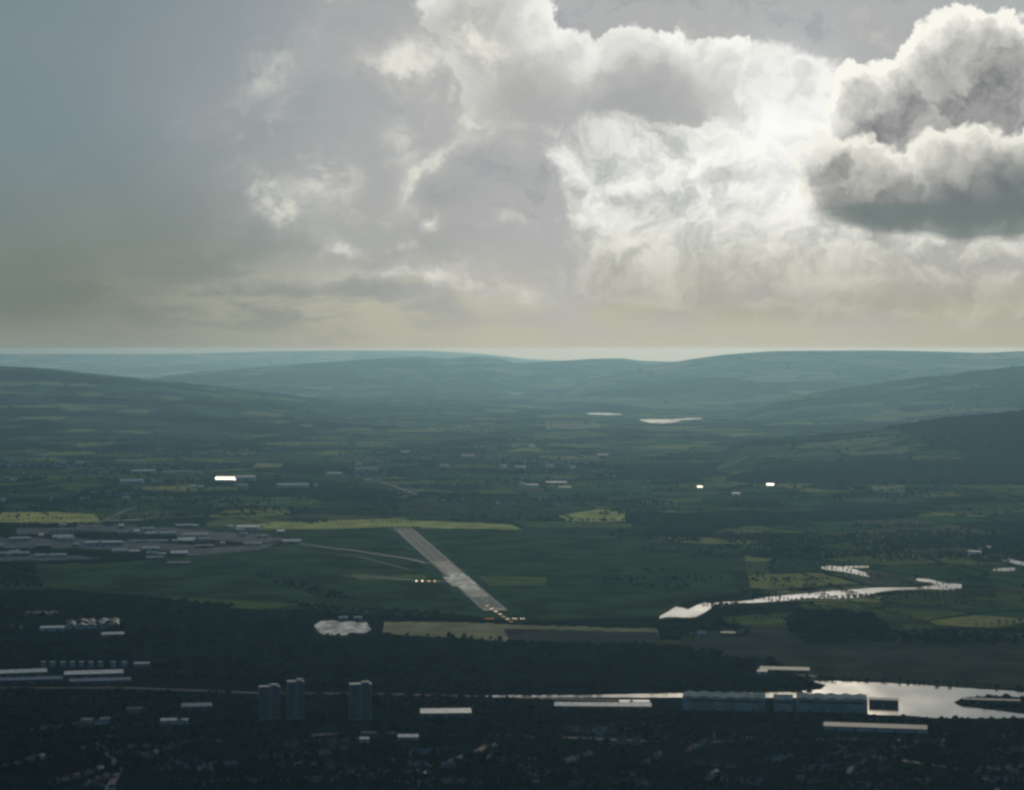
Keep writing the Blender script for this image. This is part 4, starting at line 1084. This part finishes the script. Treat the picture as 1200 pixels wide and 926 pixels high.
# far suburbs: small pale houses nobody could count
pts = []
for x0, x1, y0, y1, n in ((-100, 240, 528, 560, 420), (100, 440, 505, 550, 300), (380, 700, 515, 560, 420), (-100, 300, 570, 600, 140), (430, 760, 560, 590, 120), (340, 700, 488, 515, 160), (1000, 1300, 560, 620, 60), (-50, 260, 840, 870, 0)):
    for _ in range(n // 8):
        c = P(rng.uniform(x0, x1), rng.uniform(y0, y1)); a = rng.normal(0.5, 1.0)
        for i in range(6): pts.append((c[0] + math.cos(a) * 38 * i + rng.normal(0, 18), c[1] + math.sin(a) * 38 * i + rng.normal(0, 18), a + rng.normal(0, 0.5)))
mb = MB()
for x, y, a in pts:
    ca, sa = math.cos(a), math.sin(a); w, d, h, r_ = rng.uniform(5, 10), 4.0, 5.5, 3.0
    z = ground_z(x, y) - 1
    q = [(-w, -d), (w, -d), (w, d), (-w, d)]
    v = [(x + u * ca - t * sa, y + u * sa + t * ca) for u, t in q]; e = [(x - w * ca, y - w * sa), (x + w * ca, y + w * sa)]
    mb.add([(*p, z) for p in v] + [(*p, z + h) for p in v] + [(*e[0], z + h + r_), (*e[1], z + h + r_)],
           [(0, 1, 5, 4), (1, 2, 6, 9, 5), (2, 3, 7, 6), (3, 0, 4, 8, 7), (4, 5, 9, 8), (6, 7, 8, 9)])
tag(link('far_suburb', mb.mesh('far_suburb'), M['far_wall']), 'scatter of tiny pale houses across the far suburbs', kind='stuff')

# ================================================================== airfield lights and vehicles
def papi(px_, m, label):
    c = P(px_, 682)
    r = tag(link('approach_slope_light', None, loc=(c[0], c[1], 0.5)), label, 'runway light', 'row of four lights beside the runway')
    link('housing', MB().box(-2.2, 2.2, -1.2, 1.2, 1.2, 3.4).mesh('housing'), M['steel'], r)
    for x in (-1.6, 1.6): link('leg', MB().cyl(x, 0, 0, 1.18, .12, .12, 6).mesh('leg'), M['steel'], r)
    mb = MB()
    for x in (-1.4, 0, 1.4): mb.cyl(x, 0, 0, 0.2, .9, .9, 10)
    mb.v = [(x, -1.21 - z, 2.3 + y) for x, y, z in mb.v]
    link('lens', mb.mesh('lens'), m, r)
papi(488, M['lamp_white'], 'leftmost and brightest of the four lights in a row left of the runway')
papi(495, M['lamp_white'], 'second from the left of the four lights in a row left of the runway')
papi(502.5, M['lamp_warm'], 'dim orange light, third of the row of four left of the runway')
papi(509.5, M['lamp_warm'], 'light of the row of four that stands nearest the runway edge')
def gantry(px_, py_, m, half, label, h=4.0):
    c = P(px_, py_)
    r = tag(link('approach_light', None, loc=(c[0], c[1], 0.5)), label, 'approach light', 'approach lights before the runway')
    for x in (-half * .6, half * .6): link('mast', MB().cyl(x, 0, 0, h, .15, .12, 6).mesh('mast'), M['steel'], r)
    link('crossbar', MB().box(-half, half, -.15, .15, h + .003, h + .35).mesh('crossbar'), M['steel'], r)
    k = 5
    for i in range(k):
        x = -half + 2 * half * i / (k - 1)
        link('lamp', MB().cyl(x, 0, h + .36, h + 1.2, .35, .5, 8).mesh('lamp'), m, r)
for i, (x, y, m) in enumerate(((571, 712.5, 'lamp_warm'), (576, 715.5, 'lamp_white'), (581, 719, 'lamp_white'), (586, 722, 'lamp_white'), (590, 725, 'lamp_warm'), (595, 728, 'lamp_white'), (599, 731, 'lamp_red'))):
    gantry(x, y, M[m], 3.5, ['orange approach light highest up the diagonal line', 'white approach light second from the top of the diagonal line', 'bright white approach light, third of the diagonal line', 'bright white approach light in the middle of the diagonal line', 'orange approach light between two white ones on the diagonal line', 'white approach light, last but one of the diagonal line', 'red approach light at the lower end of the diagonal line'][i])
for i, (x, m) in enumerate(((570, 'lamp_red'), (576, 'lamp_red'), (603, 'lamp_white'), (612, 'lamp_white'))):
    gantry(x, 727, M[m], 5.0, ['red light bar farthest left of the diagonal line', 'red light bar just left of the diagonal line', 'white light bar just right of the diagonal line', 'white light bar farthest right of the diagonal line'][i], 3.0)
def lorry(px_, py_, label, rz=0.3):
    c = P(px_, py_)
    r = tag(link('lorry', None, loc=(c[0], c[1], 0.9), rz=rz), label, 'lorry', 'vehicles glinting on the airport road')
    link('body', MB().box(-6, 3.5, -1.3, 1.3, 1.1, 4.2).mesh('body'), M['white_metal'], r)
    link('cab', MB().box(3.8, 6.0, -1.2, 1.2, 0.7, 3.2).mesh('cab'), M['white_metal'], r)
    link('windscreen', MB().box(6.003, 6.06, -1.0, 1.0, 1.9, 2.9).mesh('windscreen'), M['glass'], r)
    link('chassis', MB().box(-6, 5.8, -.9, .9, .55, .68).mesh('chassis'), M['steel'], r)
    for x in (-4.8, -3.4, 4.8):
        for y in (-1.1, 1.1):
            mb = MB().cyl(0, 0, -.15, .15, .5, .5, 10); mb.v = [(x + a, y + b_, .5 + z) for a, z, b_ in mb.v]
            link('wheel', mb.mesh('wheel'), M['dark_clad'], r)
lorry(160, 601, 'white lorry on the road, left of the two glinting by the junction')
lorry(183, 601, 'white lorry on the road, right and brighter of the two by the junction', 0.1)
lorry(173, 603, 'dull white lorry between the two glinting ones', -0.2)

# ================================================================== haze
hz_m = bpy.data.materials.new('haze_air'); hz_m.use_nodes = True
t = hz_m.node_tree; t.nodes.remove(t.nodes['Principled BSDF'])
pv = t.nodes.new('ShaderNodeVolumePrincipled')
pv.inputs['Color'].default_value = (0.40, 0.74, 0.98, 1)
pv.inputs['Absorption Color'].default_value = (1, 1, 1, 1)
pv.inputs['Density'].default_value = 1.5e-5
pv.inputs['Anisotropy'].default_value = 0.68
t.links.new(pv.outputs[0], t.nodes['Material Output'].inputs['Volume'])
me = MB().box(-90000, 90000, -6000, 79000, -520, 730).mesh('haze')
tag(link('haze', me, hz_m), 'pale blue haze thickening towards the far hills', kind='stuff')
